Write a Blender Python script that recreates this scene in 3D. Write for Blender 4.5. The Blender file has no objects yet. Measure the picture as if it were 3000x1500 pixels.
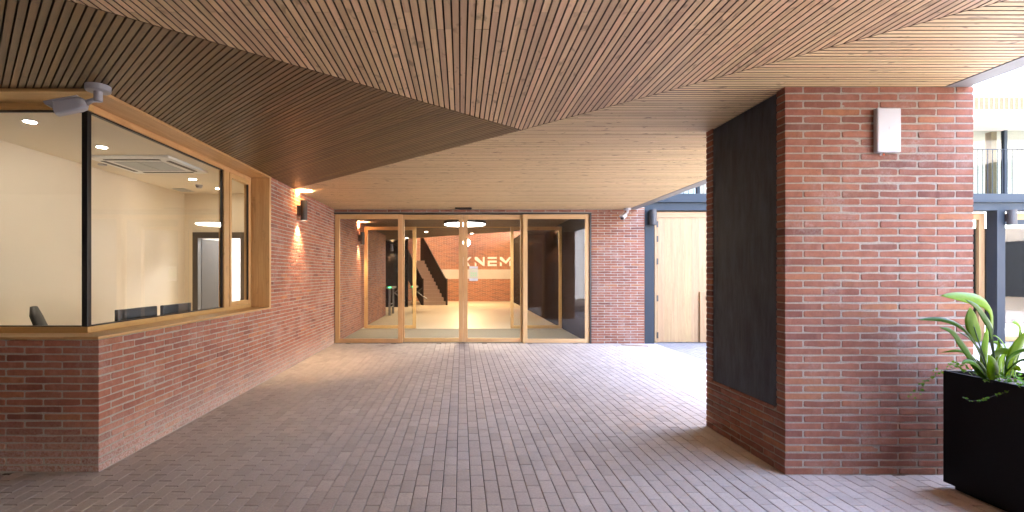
import bpy, bmesh, math, random
import numpy as np
from mathutils import Vector, Matrix, Euler
R = random.Random(7)
rad = math.radians
S = bpy.context.scene
COL = S.collection

# ------------------------------------------------------------------ camera, sky, sun, exposure
F, VX, VY, CH = 1477.0, 1350.0, 803.0, 1.584          # focal length and principal point of a 3000 px wide frame, eye height
cam = bpy.data.cameras.new('camera'); cam_o = bpy.data.objects.new('camera', cam); COL.objects.link(cam_o)
cam.sensor_width = 36; cam.sensor_fit = 'HORIZONTAL'; cam.lens = 36 * F / 3000
cam.shift_x = (1500 - VX) / 3000; cam.shift_y = (VY - 750) / 3000
cam.clip_start = .05; cam.clip_end = 600
cam_o.location = (0, 0, CH); cam_o.rotation_euler = (rad(90), 0, 0)
S.camera = cam_o
SUN = Vector((.13, -.42, -.90)).normalized()
w = bpy.data.worlds.new('World'); S.world = w; w.use_nodes = True
wn = w.node_tree; wn.nodes.clear()
sky = wn.nodes.new('ShaderNodeTexSky'); sky.sky_type = 'NISHITA'; sky.sun_disc = False
sky.sun_elevation = math.asin(-SUN.z); sky.sun_rotation = math.atan2(-SUN.x, -SUN.y)
sky.dust_density = 3.0; sky.ozone_density = .6
bgn = wn.nodes.new('ShaderNodeBackground'); bgn.inputs[1].default_value = .15
wo = wn.nodes.new('ShaderNodeOutputWorld')
wn.links.new(sky.outputs[0], bgn.inputs[0]); wn.links.new(bgn.outputs[0], wo.inputs[0])
sl = bpy.data.lights.new('sun', 'SUN'); sl.energy = 3.0; sl.angle = rad(.5); sl.color = (1, .975, .94)
so = bpy.data.objects.new('sun', sl); so.rotation_euler = SUN.to_track_quat('-Z', 'Y').to_euler(); so.location = (5, 30, 40); COL.objects.link(so)
S.view_settings.view_transform = 'Standard'; S.view_settings.look = 'None'
S.view_settings.exposure = 5.0; S.view_settings.use_white_balance = True; S.view_settings.white_balance_temperature = 6250; S.view_settings.white_balance_tint = 14; S.view_settings.gamma = 1; S.view_settings.use_curve_mapping = False
S.cycles.max_bounces = 12; S.cycles.diffuse_bounces = 6; S.cycles.glossy_bounces = 4
S.cycles.transparent_max_bounces = 16; S.cycles.transmission_bounces = 6
S.cycles.use_denoising = True; S.cycles.sample_clamp_indirect = 6; S.cycles.caustics_reflective = False; S.cycles.caustics_refractive = False

# ------------------------------------------------------------------ helpers
def P(px, py, Y): return Vector(((px - VX) / F * Y, Y, CH - (py - VY) / F * Y))
def proj(x, y, z): return (VX + F * x / y, VY - F * (z - CH) / y)
class NT:
    def __init__(s, name):
        s.m = bpy.data.materials.new(name); s.m.use_nodes = True; s.t = s.m.node_tree; s.t.nodes.clear()
        s.out = s.t.nodes.new('ShaderNodeOutputMaterial')
    def n(s, kind, ins=None, **props):
        nd = s.t.nodes.new('ShaderNode' + kind)
        for k, v in props.items(): setattr(nd, k, v)
        for k, v in (ins or {}).items():
            if isinstance(v, bpy.types.NodeSocket): s.t.links.new(v, nd.inputs[k])
            else: nd.inputs[k].default_value = v
        return nd
    def math(s, op, a, b=0.0, c=0.0): return s.n('Math', {0: a, 1: b, 2: c}, operation=op).outputs[0]
    def vm(s, op, a, b=(0, 0, 0)):
        nd = s.n('VectorMath', {0: a}, operation=op)
        k = 3 if op == 'SCALE' else 1
        if isinstance(b, bpy.types.NodeSocket): s.t.links.new(b, nd.inputs[k])
        else: nd.inputs[k].default_value = b
        return nd.outputs[0]
    def ramp(s, fac, stops):
        nd = s.n('ValToRGB', {0: fac}); cr = nd.color_ramp
        while len(cr.elements) < len(stops): cr.elements.new(.5)
        for e, (p, c) in zip(cr.elements, stops):
            e.position = p; e.color = (c, c, c, 1) if isinstance(c, (int, float)) else (*c, 1)
        return nd.outputs[0]
    def mix(s, f, a, b, mode='MIX'):
        nd = s.n('Mix', data_type='RGBA', blend_type=mode)
        for i, v in ((0, f), (6, a), (7, b)):
            if isinstance(v, bpy.types.NodeSocket): s.t.links.new(v, nd.inputs[i])
            else: nd.inputs[i].default_value = v if i == 0 else (*v, 1)
        return nd.outputs[2]
    def noise(s, vec, scale, detail=4, rough=.55, dist=0): return s.n('TexNoise', {'Vector': vec, 'Scale': scale, 'Detail': detail, 'Roughness': rough, 'Distortion': dist}).outputs[0]
    def pos(s): return s.n('NewGeometry').outputs['Position']
    def rnd(s):
        a = s.n('Attribute', attribute_name='rnd').outputs['Fac']
        o = s.n('ObjectInfo').outputs['Random']
        return s.math('FRACT', s.math('ADD', a, o))
    def bsdf(s, col, rough=.5, bump=None, bstr=.3, bdist=.002, **kw):
        b = s.n('BsdfPrincipled', {'Base Color': col if isinstance(col, bpy.types.NodeSocket) else (*col, 1), 'Roughness': rough})
        for k, v in kw.items(): b.inputs[k.replace('_', ' ')].default_value = v
        if bump is not None:
            bp = s.n('Bump', {'Height': bump, 'Strength': bstr, 'Distance': bdist}); s.t.links.new(bp.outputs[0], b.inputs['Normal'])
        s.t.links.new(b.outputs[0], s.out.inputs[0]); return s.m

def plain(name, c, rough=.5, var=.06, scale=9, **kw):
    t = NT(name); p = t.pos(); nz = t.noise(p, scale, 5)
    return t.bsdf(t.mix(nz, tuple(x * (1 - var) for x in c), tuple(min(1, x * (1 + var)) for x in c)), rough, t.noise(p, 160, 3), .06, **kw)
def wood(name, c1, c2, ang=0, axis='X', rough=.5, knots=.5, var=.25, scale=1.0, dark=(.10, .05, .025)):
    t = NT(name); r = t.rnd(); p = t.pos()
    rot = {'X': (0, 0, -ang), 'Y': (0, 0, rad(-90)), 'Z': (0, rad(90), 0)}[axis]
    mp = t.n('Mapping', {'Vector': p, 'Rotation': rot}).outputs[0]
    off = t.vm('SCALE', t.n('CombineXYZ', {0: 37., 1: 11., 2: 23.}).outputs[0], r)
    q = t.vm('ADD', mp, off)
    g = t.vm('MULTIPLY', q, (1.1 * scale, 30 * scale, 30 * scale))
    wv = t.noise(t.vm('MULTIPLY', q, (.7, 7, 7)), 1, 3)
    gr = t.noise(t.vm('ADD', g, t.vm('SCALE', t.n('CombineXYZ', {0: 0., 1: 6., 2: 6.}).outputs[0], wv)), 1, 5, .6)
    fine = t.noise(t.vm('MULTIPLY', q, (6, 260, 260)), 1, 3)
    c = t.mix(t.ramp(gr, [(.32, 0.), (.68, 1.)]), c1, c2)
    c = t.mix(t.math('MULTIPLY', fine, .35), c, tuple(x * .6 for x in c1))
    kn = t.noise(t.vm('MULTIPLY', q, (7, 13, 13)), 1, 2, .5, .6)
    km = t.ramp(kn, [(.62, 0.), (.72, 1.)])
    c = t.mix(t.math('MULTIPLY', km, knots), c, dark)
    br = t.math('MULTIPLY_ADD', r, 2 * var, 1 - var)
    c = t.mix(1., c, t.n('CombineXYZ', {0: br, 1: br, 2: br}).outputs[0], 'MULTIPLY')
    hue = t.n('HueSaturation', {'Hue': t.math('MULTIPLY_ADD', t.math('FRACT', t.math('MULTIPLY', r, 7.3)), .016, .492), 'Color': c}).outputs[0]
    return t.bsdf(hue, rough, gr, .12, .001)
def metal(name, c, rough=.4, metallic=0., spec=.5): return plain(name, c, rough, .05, 3, Metallic=metallic, Specular_IOR_Level=spec)
def emit(name, c, strength):
    t = NT(name); e = t.n('Emission', {0: (*c, 1), 1: strength * .2}); t.t.links.new(e.outputs[0], t.out.inputs[0]); return t.m
def glass(name, tint=(.93, .96, .94), ior=1.5, gain=1.0):
    t = NT(name); fr = t.n('Fresnel', {0: ior}).outputs[0]
    bf = t.n('NewGeometry').outputs['Backfacing']
    fr = t.math('MULTIPLY', t.math('MINIMUM', t.math('MULTIPLY', fr, gain), 1.), t.math('SUBTRACT', 1., bf))
    tr = t.n('BsdfTransparent', {0: (*tint, 1)}); gl = t.n('BsdfGlossy', {'Color': (1, 1, 1, 1), 'Roughness': .0})
    mx = t.n('MixShader', {0: fr, 1: tr.outputs[0], 2: gl.outputs[0]}); t.t.links.new(mx.outputs[0], t.out.inputs[0]); return t.m
def brickmat(name, tone=1.0, eff=.5, low=0.):
    t = NT(name); r = t.rnd(); p = t.pos()
    q = t.vm('ADD', p, t.vm('SCALE', t.n('CombineXYZ', {0: 53., 1: 31., 2: 17.}).outputs[0], r))
    base = t.ramp(r, [(0., (.20, .086, .066)), (.06, (.28, .112, .076)), (.32, (.335, .138, .090)), (.62, (.40, .168, .104)), (.84, (.365, .145, .098)), (.93, (.47, .205, .10)), (1., (.24, .105, .078))])
    big = t.noise(p, 1.3, 3, .6)
    base = t.mix(t.ramp(big, [(.34, .35), (.48, 0.)]), base, t.mix(.5, base, (.22, .11, .105)))
    base = t.mix(t.ramp(big, [(.52, 0.), (.66, .5)]), base, t.mix(.5, base, (.47, .19, .105)))
    n1 = t.noise(q, 22, 5, .65)
    c = t.mix(t.ramp(n1, [(.35, .0), (.7, .75)]), base, t.mix(.5, base, (.14, .055, .045)))
    n2 = t.noise(t.vm('MULTIPLY', q, (1, 1, .5)), 9, 4, .6)
    c = t.mix(t.ramp(n2, [(.50, 0.), (.72, .45)]), c, (.47, .23, .17))
    sp = t.noise(q, 150, 3, .6)
    c = t.mix(t.ramp(sp, [(.64, 0.), (.72, .75)]), c, (.06, .028, .024))
    ef = t.noise(p, 2.1, 6, .7); ef2 = t.noise(p, 60, 3, .7)
    em = t.math('MULTIPLY', t.ramp(ef, [(.50, 0.), (.70, 1.)]), t.ramp(ef2, [(.35, 0.), (.65, 1.)]))
    if low:
        z = t.n('SeparateXYZ', {0: p}).outputs[2]
        lowm = t.math('MULTIPLY', t.n('MapRange', {0: z, 1: 0., 2: .45, 3: low, 4: 0.}).outputs[0], t.ramp(ef2, [(.35, .1), (.6, 1.)]))
        em = t.math('MAXIMUM', t.math('MULTIPLY', em, eff), lowm)
    else: em = t.math('MULTIPLY', em, eff)
    c = t.mix(em, c, (.55, .47, .43))
    if tone != 1: c = t.mix(1., c, (tone, tone, tone), 'MULTIPLY')
    h = t.math('ADD', t.math('MULTIPLY', n1, 1.), t.math('MULTIPLY', sp, -.5))
    return t.bsdf(c, .85, h, 1., .006, Specular_IOR_Level=.12)
def mortarmat(name, c=(.46, .405, .33)):
    t = NT(name); p = t.pos(); a = t.noise(p, 120, 4, .7); b = t.noise(p, 5, 4)
    col = t.mix(t.ramp(a, [(.3, 0.), (.7, 1.)]), tuple(x * .72 for x in c), tuple(x * 1.15 for x in c))
    col = t.mix(t.math('MULTIPLY', b, .5), col, tuple(x * .75 for x in c))
    return t.bsdf(col, .95, a, 1., .009, Specular_IOR_Level=.15)

DOM = {}
def link(o): COL.objects.link(o); return o
def tag(o, label, cat, group=None):
    o['label'] = label; o['category'] = cat; o['kind'] = 'thing'
    if group: o['group'] = group
    return o
def structure(o): o['kind'] = 'structure'; return o
def stuff(o): o['kind'] = 'stuff'; return o
def thing(name, label, cat, loc=(0, 0, 0), group=None):
    o = link(bpy.data.objects.new(name, None)); o.location = loc; o.empty_display_size = .1
    return tag(o, label, cat, group)
def setparent(o, parent):
    if parent is not None:
        o.parent = parent
        m = Matrix.Translation(parent_loc(parent)); o.matrix_parent_inverse = m.inverted()
def parent_loc(p):
    v = Vector(p.location)
    return v
class MB:
    def __init__(s): s.v = []; s.f = []; s.r = []; s.mi = []; s.sm = []; s.rv = 0.; s.m = 0; s.smooth = False
    def add(s, vs, fs):
        b = len(s.v); s.v += [tuple(v) for v in vs]
        for f in fs: s.f.append(tuple(b + i for i in f)); s.r.append(s.rv); s.mi.append(s.m); s.sm.append(s.smooth)
        return s
    def box(s, x0, x1, y0, y1, z0, z1):
        return s.add([(x0, y0, z0), (x1, y0, z0), (x1, y1, z0), (x0, y1, z0), (x0, y0, z1), (x1, y0, z1), (x1, y1, z1), (x0, y1, z1)],
                     [(0, 3, 2, 1), (4, 5, 6, 7), (0, 1, 5, 4), (1, 2, 6, 5), (2, 3, 7, 6), (3, 0, 4, 7)])
    def prism(s, poly, z0, z1):           # poly: list of (x, y)
        n = len(poly); a = sum(poly[i][0] * poly[(i + 1) % n][1] - poly[(i + 1) % n][0] * poly[i][1] for i in range(n))
        if a < 0: poly = poly[::-1]
        return s.add([(x, y, z0) for x, y in poly] + [(x, y, z1) for x, y in poly],
                     [tuple(range(n - 1, -1, -1)), tuple(range(n, 2 * n))] + [(i, (i + 1) % n, n + (i + 1) % n, n + i) for i in range(n)])
    def prismy(s, poly, y0, y1):          # poly: list of (x, z)
        n = len(poly); a = sum(poly[i][0] * poly[(i + 1) % n][1] - poly[(i + 1) % n][0] * poly[i][1] for i in range(n))
        if a < 0: poly = poly[::-1]
        return s.add([(x, y0, z) for x, z in poly] + [(x, y1, z) for x, z in poly],
                     [tuple(range(n)), tuple(range(2 * n - 1, n - 1, -1))] + [((i + 1) % n, i, n + i, n + (i + 1) % n) for i in range(n)])
    def tube(s, pts, rads, n=12, caps=True):
        pts = [Vector(p) for p in pts]
        if isinstance(rads, (int, float)): rads = [rads] * len(pts)
        vs = []; up = None
        for i, p in enumerate(pts):
            d = (pts[min(i + 1, len(pts) - 1)] - pts[max(i - 1, 0)]).normalized()
            if up is None: up = Vector((0, 0, 1)) if abs(d.z) < .9 else Vector((0, 1, 0))
            a = d.cross(up).normalized(); b = a.cross(d).normalized(); up = b
            for k in range(n):
                t = 2 * math.pi * k / n; vs.append(p + (a * math.cos(t) + b * math.sin(t)) * rads[i])
        fs = []
        for i in range(len(pts) - 1):
            for k in range(n): fs.append((i * n + k, i * n + (k + 1) % n, (i + 1) * n + (k + 1) % n, (i + 1) * n + k))
        if caps: fs.append(tuple(range(n - 1, -1, -1))); fs.append(tuple(range((len(pts) - 1) * n, len(pts) * n)))
        return s.add(vs, fs)
    def xf(s, M, start=0):
        for i in range(start, len(s.v)): s.v[i] = tuple(M @ Vector(s.v[i]))
        return s
    def mesh(s, name, mats):
        me = bpy.data.meshes.new(name); me.from_pydata(s.v, [], s.f)
        if not isinstance(mats, (list, tuple)): mats = [mats]
        for m in mats: me.materials.append(m)
        me.polygons.foreach_set('material_index', s.mi); me.polygons.foreach_set('use_smooth', s.sm)
        if any(s.r):
            a = me.attributes.new('rnd', 'FLOAT', 'FACE'); a.data.foreach_set('value', s.r)
        me.update(); return me
    def each(s, name, mats, parent=None, bevel=0):      # every box of the collection becomes an object of its own
        for i in range(0, len(s.v), 8):
            b = MB(); b.box(s.v[i][0], s.v[i + 6][0], s.v[i][1], s.v[i + 6][1], s.v[i][2], s.v[i + 6][2]); b.build(name, mats, parent, bevel)
    def build(s, name, mats, parent=None, bevel=0, seg=2):
        o = link(bpy.data.objects.new(name, s.mesh(name, mats))); setparent(o, parent)
        if bevel:
            b = o.modifiers.new('bevel', 'BEVEL'); b.width = bevel; b.segments = seg; b.limit_method = 'ANGLE'; b.angle_limit = rad(40)
        return o
def bx(name, m, parent, *a, bevel=0): return MB().box(*a).build(name, m, parent, bevel)
LS = .185
def light(name, kind, loc, energy, color=(1, .72, .42), parent=None, target=None, **kw):
    l = bpy.data.lights.new(name, kind); l.energy = energy * LS; l.color = color
    for k, v in kw.items(): setattr(l, k, v)
    o = link(bpy.data.objects.new(name, l)); o.location = loc
    if target is not None: o.rotation_euler = (Vector(target) - Vector(loc)).to_track_quat('-Z', 'Y').to_euler()
    setparent(o, parent); return o

# ------------------------------------------------------------------ materials
M = {}
M['brick'] = brickmat('brick_red', .70, .5)  # same brick, toned down to offset strong light on the pillar
M['brick_low'] = brickmat('brick_red_salted', 1.12, .5, .75)  # same brick, toned up to paint in light on the booth wall
M['brick_in'] = brickmat('brick_red_indoor', 1., .3)
M['mortar'] = mortarmat('mortar', (.345, .315, .265)); M['mortar_l'] = mortarmat('mortar_pale', (.50, .455, .38)); M['mortar_d'] = mortarmat('mortar_shaded', (.36, .32, .27))  # pillar copy darkened and booth copy lightened to follow the light
ANG_A = math.atan2(3.564, -3.515)
M['slatA'] = wood('pine_slat_dark', (.150, .086, .030), (.245, .150, .060), ANG_A, 'X', .45, .6, .20)  # darker base tone than the other two slat fields
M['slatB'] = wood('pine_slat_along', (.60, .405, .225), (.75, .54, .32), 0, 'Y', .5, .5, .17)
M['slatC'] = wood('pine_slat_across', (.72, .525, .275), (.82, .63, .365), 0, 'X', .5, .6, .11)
M['slat_edge'] = plain('gap_shade_edge', (.085, .045, .022), .7, .2)  # dark side colour, painted-in shade between the slats
M['membrane'] = plain('dark_membrane', (.035, .018, .010), .9)
M['trim'] = metal('grey_trim', (.20, .21, .215), .45)
M['larchX'] = wood('larch_x', (.56, .325, .115), (.70, .445, .185), 0, 'X', .45, .15, .05, .7)
M['larchY'] = wood('larch_y', (.56, .325, .115), (.70, .445, .185), 0, 'Y', .45, .15, .05, .7)
M['larchZ'] = wood('larch_z', (.56, .325, .115), (.70, .445, .185), 0, 'Z', .45, .25, .05, .7)
M['oakX'] = wood('door_timber_x', (.54, .33, .14), (.68, .45, .22), 0, 'X', .45, .1, .08, .8)
M['oakZ'] = wood('door_timber_z', (.54, .33, .14), (.68, .45, .22), 0, 'Z', .45, .1, .08, .8)
M['brownX'] = wood('brown_timber', (.085, .050, .016), (.12, .075, .028), 0, 'X', .6, .2, .05, .6)
M['paleX'] = wood('pale_timber_x', (.27, .160, .068), (.36, .23, .105), 0, 'X', .5, .1, .04, .6)
M['paleZ'] = wood('pale_timber_z', (.27, .160, .068), (.36, .23, .105), 0, 'Z', .5, .1, .07, .6)
M['glass'] = glass('clear_glass', (.97, .98, .97), 1.5, 1.1)
M['glassd'] = glass('facade_glass', (.74, .79, .77), 1.5, 1.5)
M['black'] = plain('black_seal', (.012, .011, .010), .35)
M['steel'] = metal('blue_grey_steel', (.030, .037, .045), .55, 0., .15)
M['steel_l'] = metal('grey_steel_light', (.036, .047, .058), .55, 0., .12)
M['lampcase'] = metal('dark_lamp_case', (.035, .034, .034), .5)
M['white'] = plain('white_plastic', (.37, .37, .39), .4, .02)
M['camgrey'] = plain('grey_plastic', (.36, .36, .385), .42, .03)
M['plaster'] = plain('cream_plaster', (.72, .63, .49), .9, .02, 2)
M['whitewall'] = plain('white_plaster', (.80, .79, .77), .9, .02, 2)
M['greyplaster'] = plain('grey_plaster', (.50, .50, .49), .9, .06, 2)
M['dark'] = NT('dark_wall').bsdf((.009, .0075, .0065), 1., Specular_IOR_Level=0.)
M['lampwarm'] = emit('lamp_warm', (1, .80, .52), 14)
M['lampwhite'] = emit('lamp_white', (1, .93, .80), 9)
M['lampdot'] = emit('lamp_downlight', (1, .90, .70), 30)
M['green'] = emit('green_led', (.05, 1, .25), 3)
M['bsteel'] = metal('brushed_steel', (.22, .21, .19), .45, 1.)
def panelmat():
    t = NT('blackened_panel'); p = t.pos(); q = t.vm('MULTIPLY', p, (1, 4, .9))
    a = t.noise(q, 3, 6, .7); b = t.noise(p, 45, 4, .7); s_ = t.noise(t.vm('MULTIPLY', p, (1, 22, 1.2)), 1, 4, .6)
    c = t.mix(t.ramp(a, [(.32, 0.), (.66, 1.)]), (.012, .0165, .0245), (.042, .052, .069))
    c = t.mix(t.math('MULTIPLY', t.ramp(s_, [(.6, 0.), (.75, 1.)]), .35), c, (.085, .085, .088))
    c = t.mix(t.math('MULTIPLY', t.ramp(b, [(.6, 0.), (.75, 1.)]), .3), c, (.009, .009, .010))
    return t.bsdf(c, .6, b, .15, .001, Specular_IOR_Level=.2)
M['panel'] = panelmat()
def pavermat(name, ca, cb, cc):
    t = NT(name); r = t.rnd(); p = t.pos()
    q = t.vm('ADD', p, t.vm('SCALE', t.n('CombineXYZ', {0: 13., 1: 29., 2: 7.}).outputs[0], r))
    c = t.ramp(r, [(0., cb), (.3, ca), (.7, ca), (.9, cc), (1., cb)])
    a = t.noise(p, .8, 5, .6); b = t.noise(q, 70, 4, .65); g = t.noise(t.vm('MULTIPLY', q, (40, 140, 40)), 1, 3, .6)
    c = t.mix(t.math('MULTIPLY', t.ramp(a, [(.35, 0.), (.68, 1.)]), .35), c, tuple(x * .72 for x in ca))
    st = t.noise(p, 2.7, 6, .72, .4)
    c = t.mix(t.math('MULTIPLY', t.ramp(st, [(.56, 0.), (.70, 1.)]), .38), c, tuple(x * .55 for x in ca))
    c = t.mix(t.math('MULTIPLY', t.ramp(st, [(.30, 1.), (.42, 0.)]), .25), c, (.62, .58, .54))
    sp = t.noise(p, 33, 2, .5); c = t.mix(t.math('MULTIPLY', t.ramp(sp, [(.74, 0.), (.77, 1.)]), .5), c, (.62, .58, .54))
    c = t.mix(t.ramp(b, [(.35, .0), (.75, .55)]), c, tuple(x * .62 for x in ca))
    c = t.mix(t.math('MULTIPLY', t.ramp(g, [(.67, 0.), (.74, 1.)]), .6), c, (.04, .032, .03))
    return t.bsdf(c, t.n('MapRange', {0: a, 1: .3, 2: .7, 3: .66, 4: .82}).outputs[0], b, .4, .003, Specular_IOR_Level=.16)
M['paver'] = pavermat('clay_paver', (.53, .46, .41), (.45, .385, .34), (.59, .52, .465))
M['paver_c'] = pavermat('courtyard_paver', (.27, .26, .25), (.235, .225, .215), (.30, .29, .28))
M['joint'] = plain('joint_sand', (.032, .024, .020), .95)
M['ground'] = plain('ground_concrete', (.30, .28, .26), .9)

# ------------------------------------------------------------------ brick kit
BL, BH, BJ, PZ = .288, .0468, .012, .0590
def brick_variant(L, seed, n_long=4):
    rr = random.Random(seed); hx, hz = L / 2, BH / 2; D = .055; bv = .0035
    ring = []
    def jit(a): return rr.uniform(-a, a)
    xs = [-hx + .006] + [-hx + L * i / n_long + jit(.01) for i in range(1, n_long)] + [hx - .006]
    for x in xs: ring.append((x, -hz + jit(.0028)))
    ring.append((hx + jit(.0014), -hz + .008)); ring.append((hx + jit(.0014), hz - .008))
    for x in xs[::-1]: ring.append((x, hz + jit(.0028)))
    ring.append((-hx + jit(.0014), hz - .008)); ring.append((-hx + jit(.0014), -hz + .008))
    n = len(ring); vs = []; fs = []
    tx, tz = jit(.006), jit(.02)
    for x, z in ring: vs.append((x, D, z))
    for x, z in ring: vs.append((x, bv + tx * x + jit(.0008), z))
    for x, z in ring: vs.append((x - math.copysign(bv * 1.1, x) * (abs(x) > hx - .01), tx * x + tz * z + jit(.0007), z * (1 - 2 * bv / BH)))
    for k in range(2):
        for i in range(n): fs.append((k * n + i, k * n + (i + 1) % n, (k + 1) * n + (i + 1) % n, (k + 1) * n + i))
    fs.append(tuple(2 * n + i for i in range(n)))
    return vs, fs
FULL = [brick_variant(BL, 100 + i) for i in range(10)]
HALF = [brick_variant(.138, 200 + i, 2) for i in range(6)]
def corner_variant(seed):                # a free-standing brick, unit sized: rounded box with uneven faces
    bm = bmesh.new(); bmesh.ops.create_cube(bm, size=1.0)
    bmesh.ops.scale(bm, verts=bm.verts, vec=(BL, .138, BH))
    bmesh.ops.bevel(bm, geom=bm.edges[:], offset=.0035, segments=1, affect='EDGES')
    rr = random.Random(seed)
    for v in bm.verts: v.co += Vector((rr.uniform(-.0008, .0008), rr.uniform(-.0008, .0008), rr.uniform(-.001, .001)))
    bm.verts.ensure_lookup_table(); bm.verts.index_update()
    vs = [tuple(v.co) for v in bm.verts]; fs = [tuple(v.index for v in f.verts) for f in bm.faces]; bm.free(); return vs, fs
CORN = [corner_variant(300 + i) for i in range(5)]
KIT = {}
def kit(kind, i, m):
    k = (kind, i, m.name)
    if k not in KIT:
        vs, fs = {'full': FULL, 'half': HALF, 'corner': CORN}[kind][i]
        b = MB(); b.add(vs, fs); KIT[k] = b.mesh('brick', m)
    return KIT[k]
class Bricks:                             # collects the bricks of one wall, then links the largest as objects and joins the rest
    def __init__(s): s.items = []
    def put(s, kind, loc, rz, sx=1., sz=1.):
        n = {'full': 10, 'half': 6, 'corner': 5}[kind]
        x, y, z = loc; vis = 0
        if y > .5:
            px, py = proj(x, y, z); vis = F / y * (1 if -60 < px < 3060 and -20 < py < 1520 else 0)
        s.items.append((vis, kind, R.randrange(n), Vector(loc) + Vector((0, 0, R.uniform(-.0016, .0016))), rz + R.uniform(-.009, .009), sx, sz * R.uniform(.95, 1.03), R.random()))
    def face(s, p0, dvec, nvec, length, z0, z1, first, hole=None, weight=1.):
        """bricks on a face: p0 start corner, dvec along, nvec outward; first(row) = (start, first length)"""
        rz = math.atan2(nvec[1], nvec[0]) + math.pi / 2
        row = 0
        while True:
            zb = z0 + row * PZ + BJ * .5; zt = min(zb + BH, z1)
            if zt - zb < .012: break
            u, l = first(row)
            while u < length - .02:
                l2 = min(l, length - u)
                if length - (u + l2) < .05: l2 = length - u
                zc = (zb + zt) / 2; uc = u + l2 / 2
                if not (hole and hole(uc, zc)):
                    kind = 'full' if l2 > .2 else 'half'; L0 = BL if l2 > .2 else .138
                    pr = R.uniform(-.0022, .0022)
                    s.put(kind, (p0[0] + dvec[0] * uc + nvec[0] * pr, p0[1] + dvec[1] * uc + nvec[1] * pr, zc), rz, l2 / L0, (zt - zb) / BH)
                u += l2 + BJ; l = BL
            row += 1
    def finish(s, parent, mat, limit=300):
        it = sorted(s.items, key=lambda a: -a[0]); loc0 = parent_loc(parent)
        nb = 0; rest = MB()
        for vis, kind, i, loc, rz, sx, sz, rv in it:
            if nb < limit and vis > 0:
                o = bpy.data.objects.new('brick', kit(kind, i, mat)); COL.objects.link(o)
                o.location = loc; o.rotation_euler = (0, 0, rz); o.scale = (sx, 1, sz); setparent(o, parent); nb += 1
            else:
                vs, fs = {'full': FULL, 'half': HALF, 'corner': CORN}[kind][i]
                c, sn = math.cos(rz), math.sin(rz); rest.rv = rv + .0001
                rest.add([(loc.x + c * x * sx - sn * y, loc.y + sn * x * sx + c * y, loc.z + z * sz) for x, y, z in vs], fs)
        if rest.v: stuff(rest.build('brickwork', mat, parent))

# ------------------------------------------------------------------ key dimensions
ZC = CH + 1.476                 # ceiling height
XW = -2.89                      # booth side wall face
YB = 4.025                      # booth front face
YE = 11.48                      # entrance wall face
XP0, XP1, YP0, YP1 = 2.556, 4.044, 3.974, 5.254
SW = .60                        # top of booth parapet handled by window
V0 = (.625, 5.166); WPT = (XW, 8.73); EPT = (2.941, 2.715); LPT = (-2.127, 2.715)

# ------------------------------------------------------------------ ground and paving
structure(MB().box(-120, 160, -100, 180, -.6, -.075).build('ground', M['ground']))
pav = structure(MB().box(-9, 4.42, -8, 11.56, -.075, -.022).build('paving', M['joint']))
def paver_variant(seed):
    rr = random.Random(seed); hx, hy = .0492, .0998; b = .003
    vs = [(x, y, -.05) for x, y in ((-hx, -hy), (hx, -hy), (hx, hy), (-hx, hy))]
    vs += [(x, y, -b) for x, y in ((-hx, -hy), (hx, -hy), (hx, hy), (-hx, hy))]
    vs += [(x + rr.uniform(-.0006, .0006), y + rr.uniform(-.0006, .0006), rr.uniform(-.0005, .0005)) for x, y in ((-hx + b, -hy + b), (hx - b, -hy + b), (hx - b, hy - b), (-hx + b, hy - b))]
    fs = []
    for k in (0, 4):
        for i in range(4): fs.append((k + i, k + (i + 1) % 4, k + 4 + (i + 1) % 4, k + 4 + i))
    fs.append((8, 9, 10, 11)); return vs, fs
PV = [paver_variant(i) for i in range(8)]
PVM = {}
def paver_field(x0, x1, y0, y1, parent, mat, skip, limit):
    items = []
    cx = x0; col = 0
    while cx < x1:
        y = y0 - (.104 if col % 2 else 0) + ((col * 37) % 5 - 2) * .004
        while y < y1:
            X, Y = cx + .052, y + .104
            if not skip(X, Y):
                vis = 0
                if Y > .6:
                    px, py = proj(X, Y, 0)
                    if -30 < px < 3030 and py < 1515: vis = 1 / Y
                items.append((vis, X, Y, R.randrange(8), R.uniform(-.0012, .0008), R.uniform(-.006, .006), R.uniform(-.006, .006), R.random(), R.uniform(-.004, .004)))
            y += .208
        cx += .104; col += 1
    items.sort(key=lambda a: -a[0]); rest = MB()
    for k, (vis, X, Y, i, z, rx, ry, rv, rz) in enumerate(items):
        if k < limit and vis > 0:
            if (i, mat.name) not in PVM: PVM[(i, mat.name)] = MB().add(*PV[i]).mesh('paver', mat)
            o = link(bpy.data.objects.new('paver', PVM[(i, mat.name)])); o.location = (X, Y, z); o.rotation_euler = (rx, ry, rz); o.parent = parent
        else:
            rest.rv = rv + .0001
            rest.add([(X + a, Y + b, z + c + (rx * b - ry * a)) for a, b, c in PV[i][0]], PV[i][1])
    stuff(rest.build('paver_field', mat, parent))
inP = lambda x, y: XP0 + .03 < x < XP1 - .03 and YP0 + .03 < y < YP1 - .03
paver_field(-7.0, 4.40, -.6, 11.47, pav, M['paver'], lambda x, y: (x < XW - .06 and y > YB + .06) or inP(x, y), 300)
cp = structure(MB().box(4.42, 24, -26, 11.75, -.078, -.012).build('courtyard_paving', M['joint']))
paver_field(4.425, 13.5, 2.0, 11.68, cp, M['paver_c'], lambda x, y: False, 300)
structure(MB().box(13.55, 23.9, -25.9, 11.7, -.012, -.001).build('courtyard_pavement', M['ground']))

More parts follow.
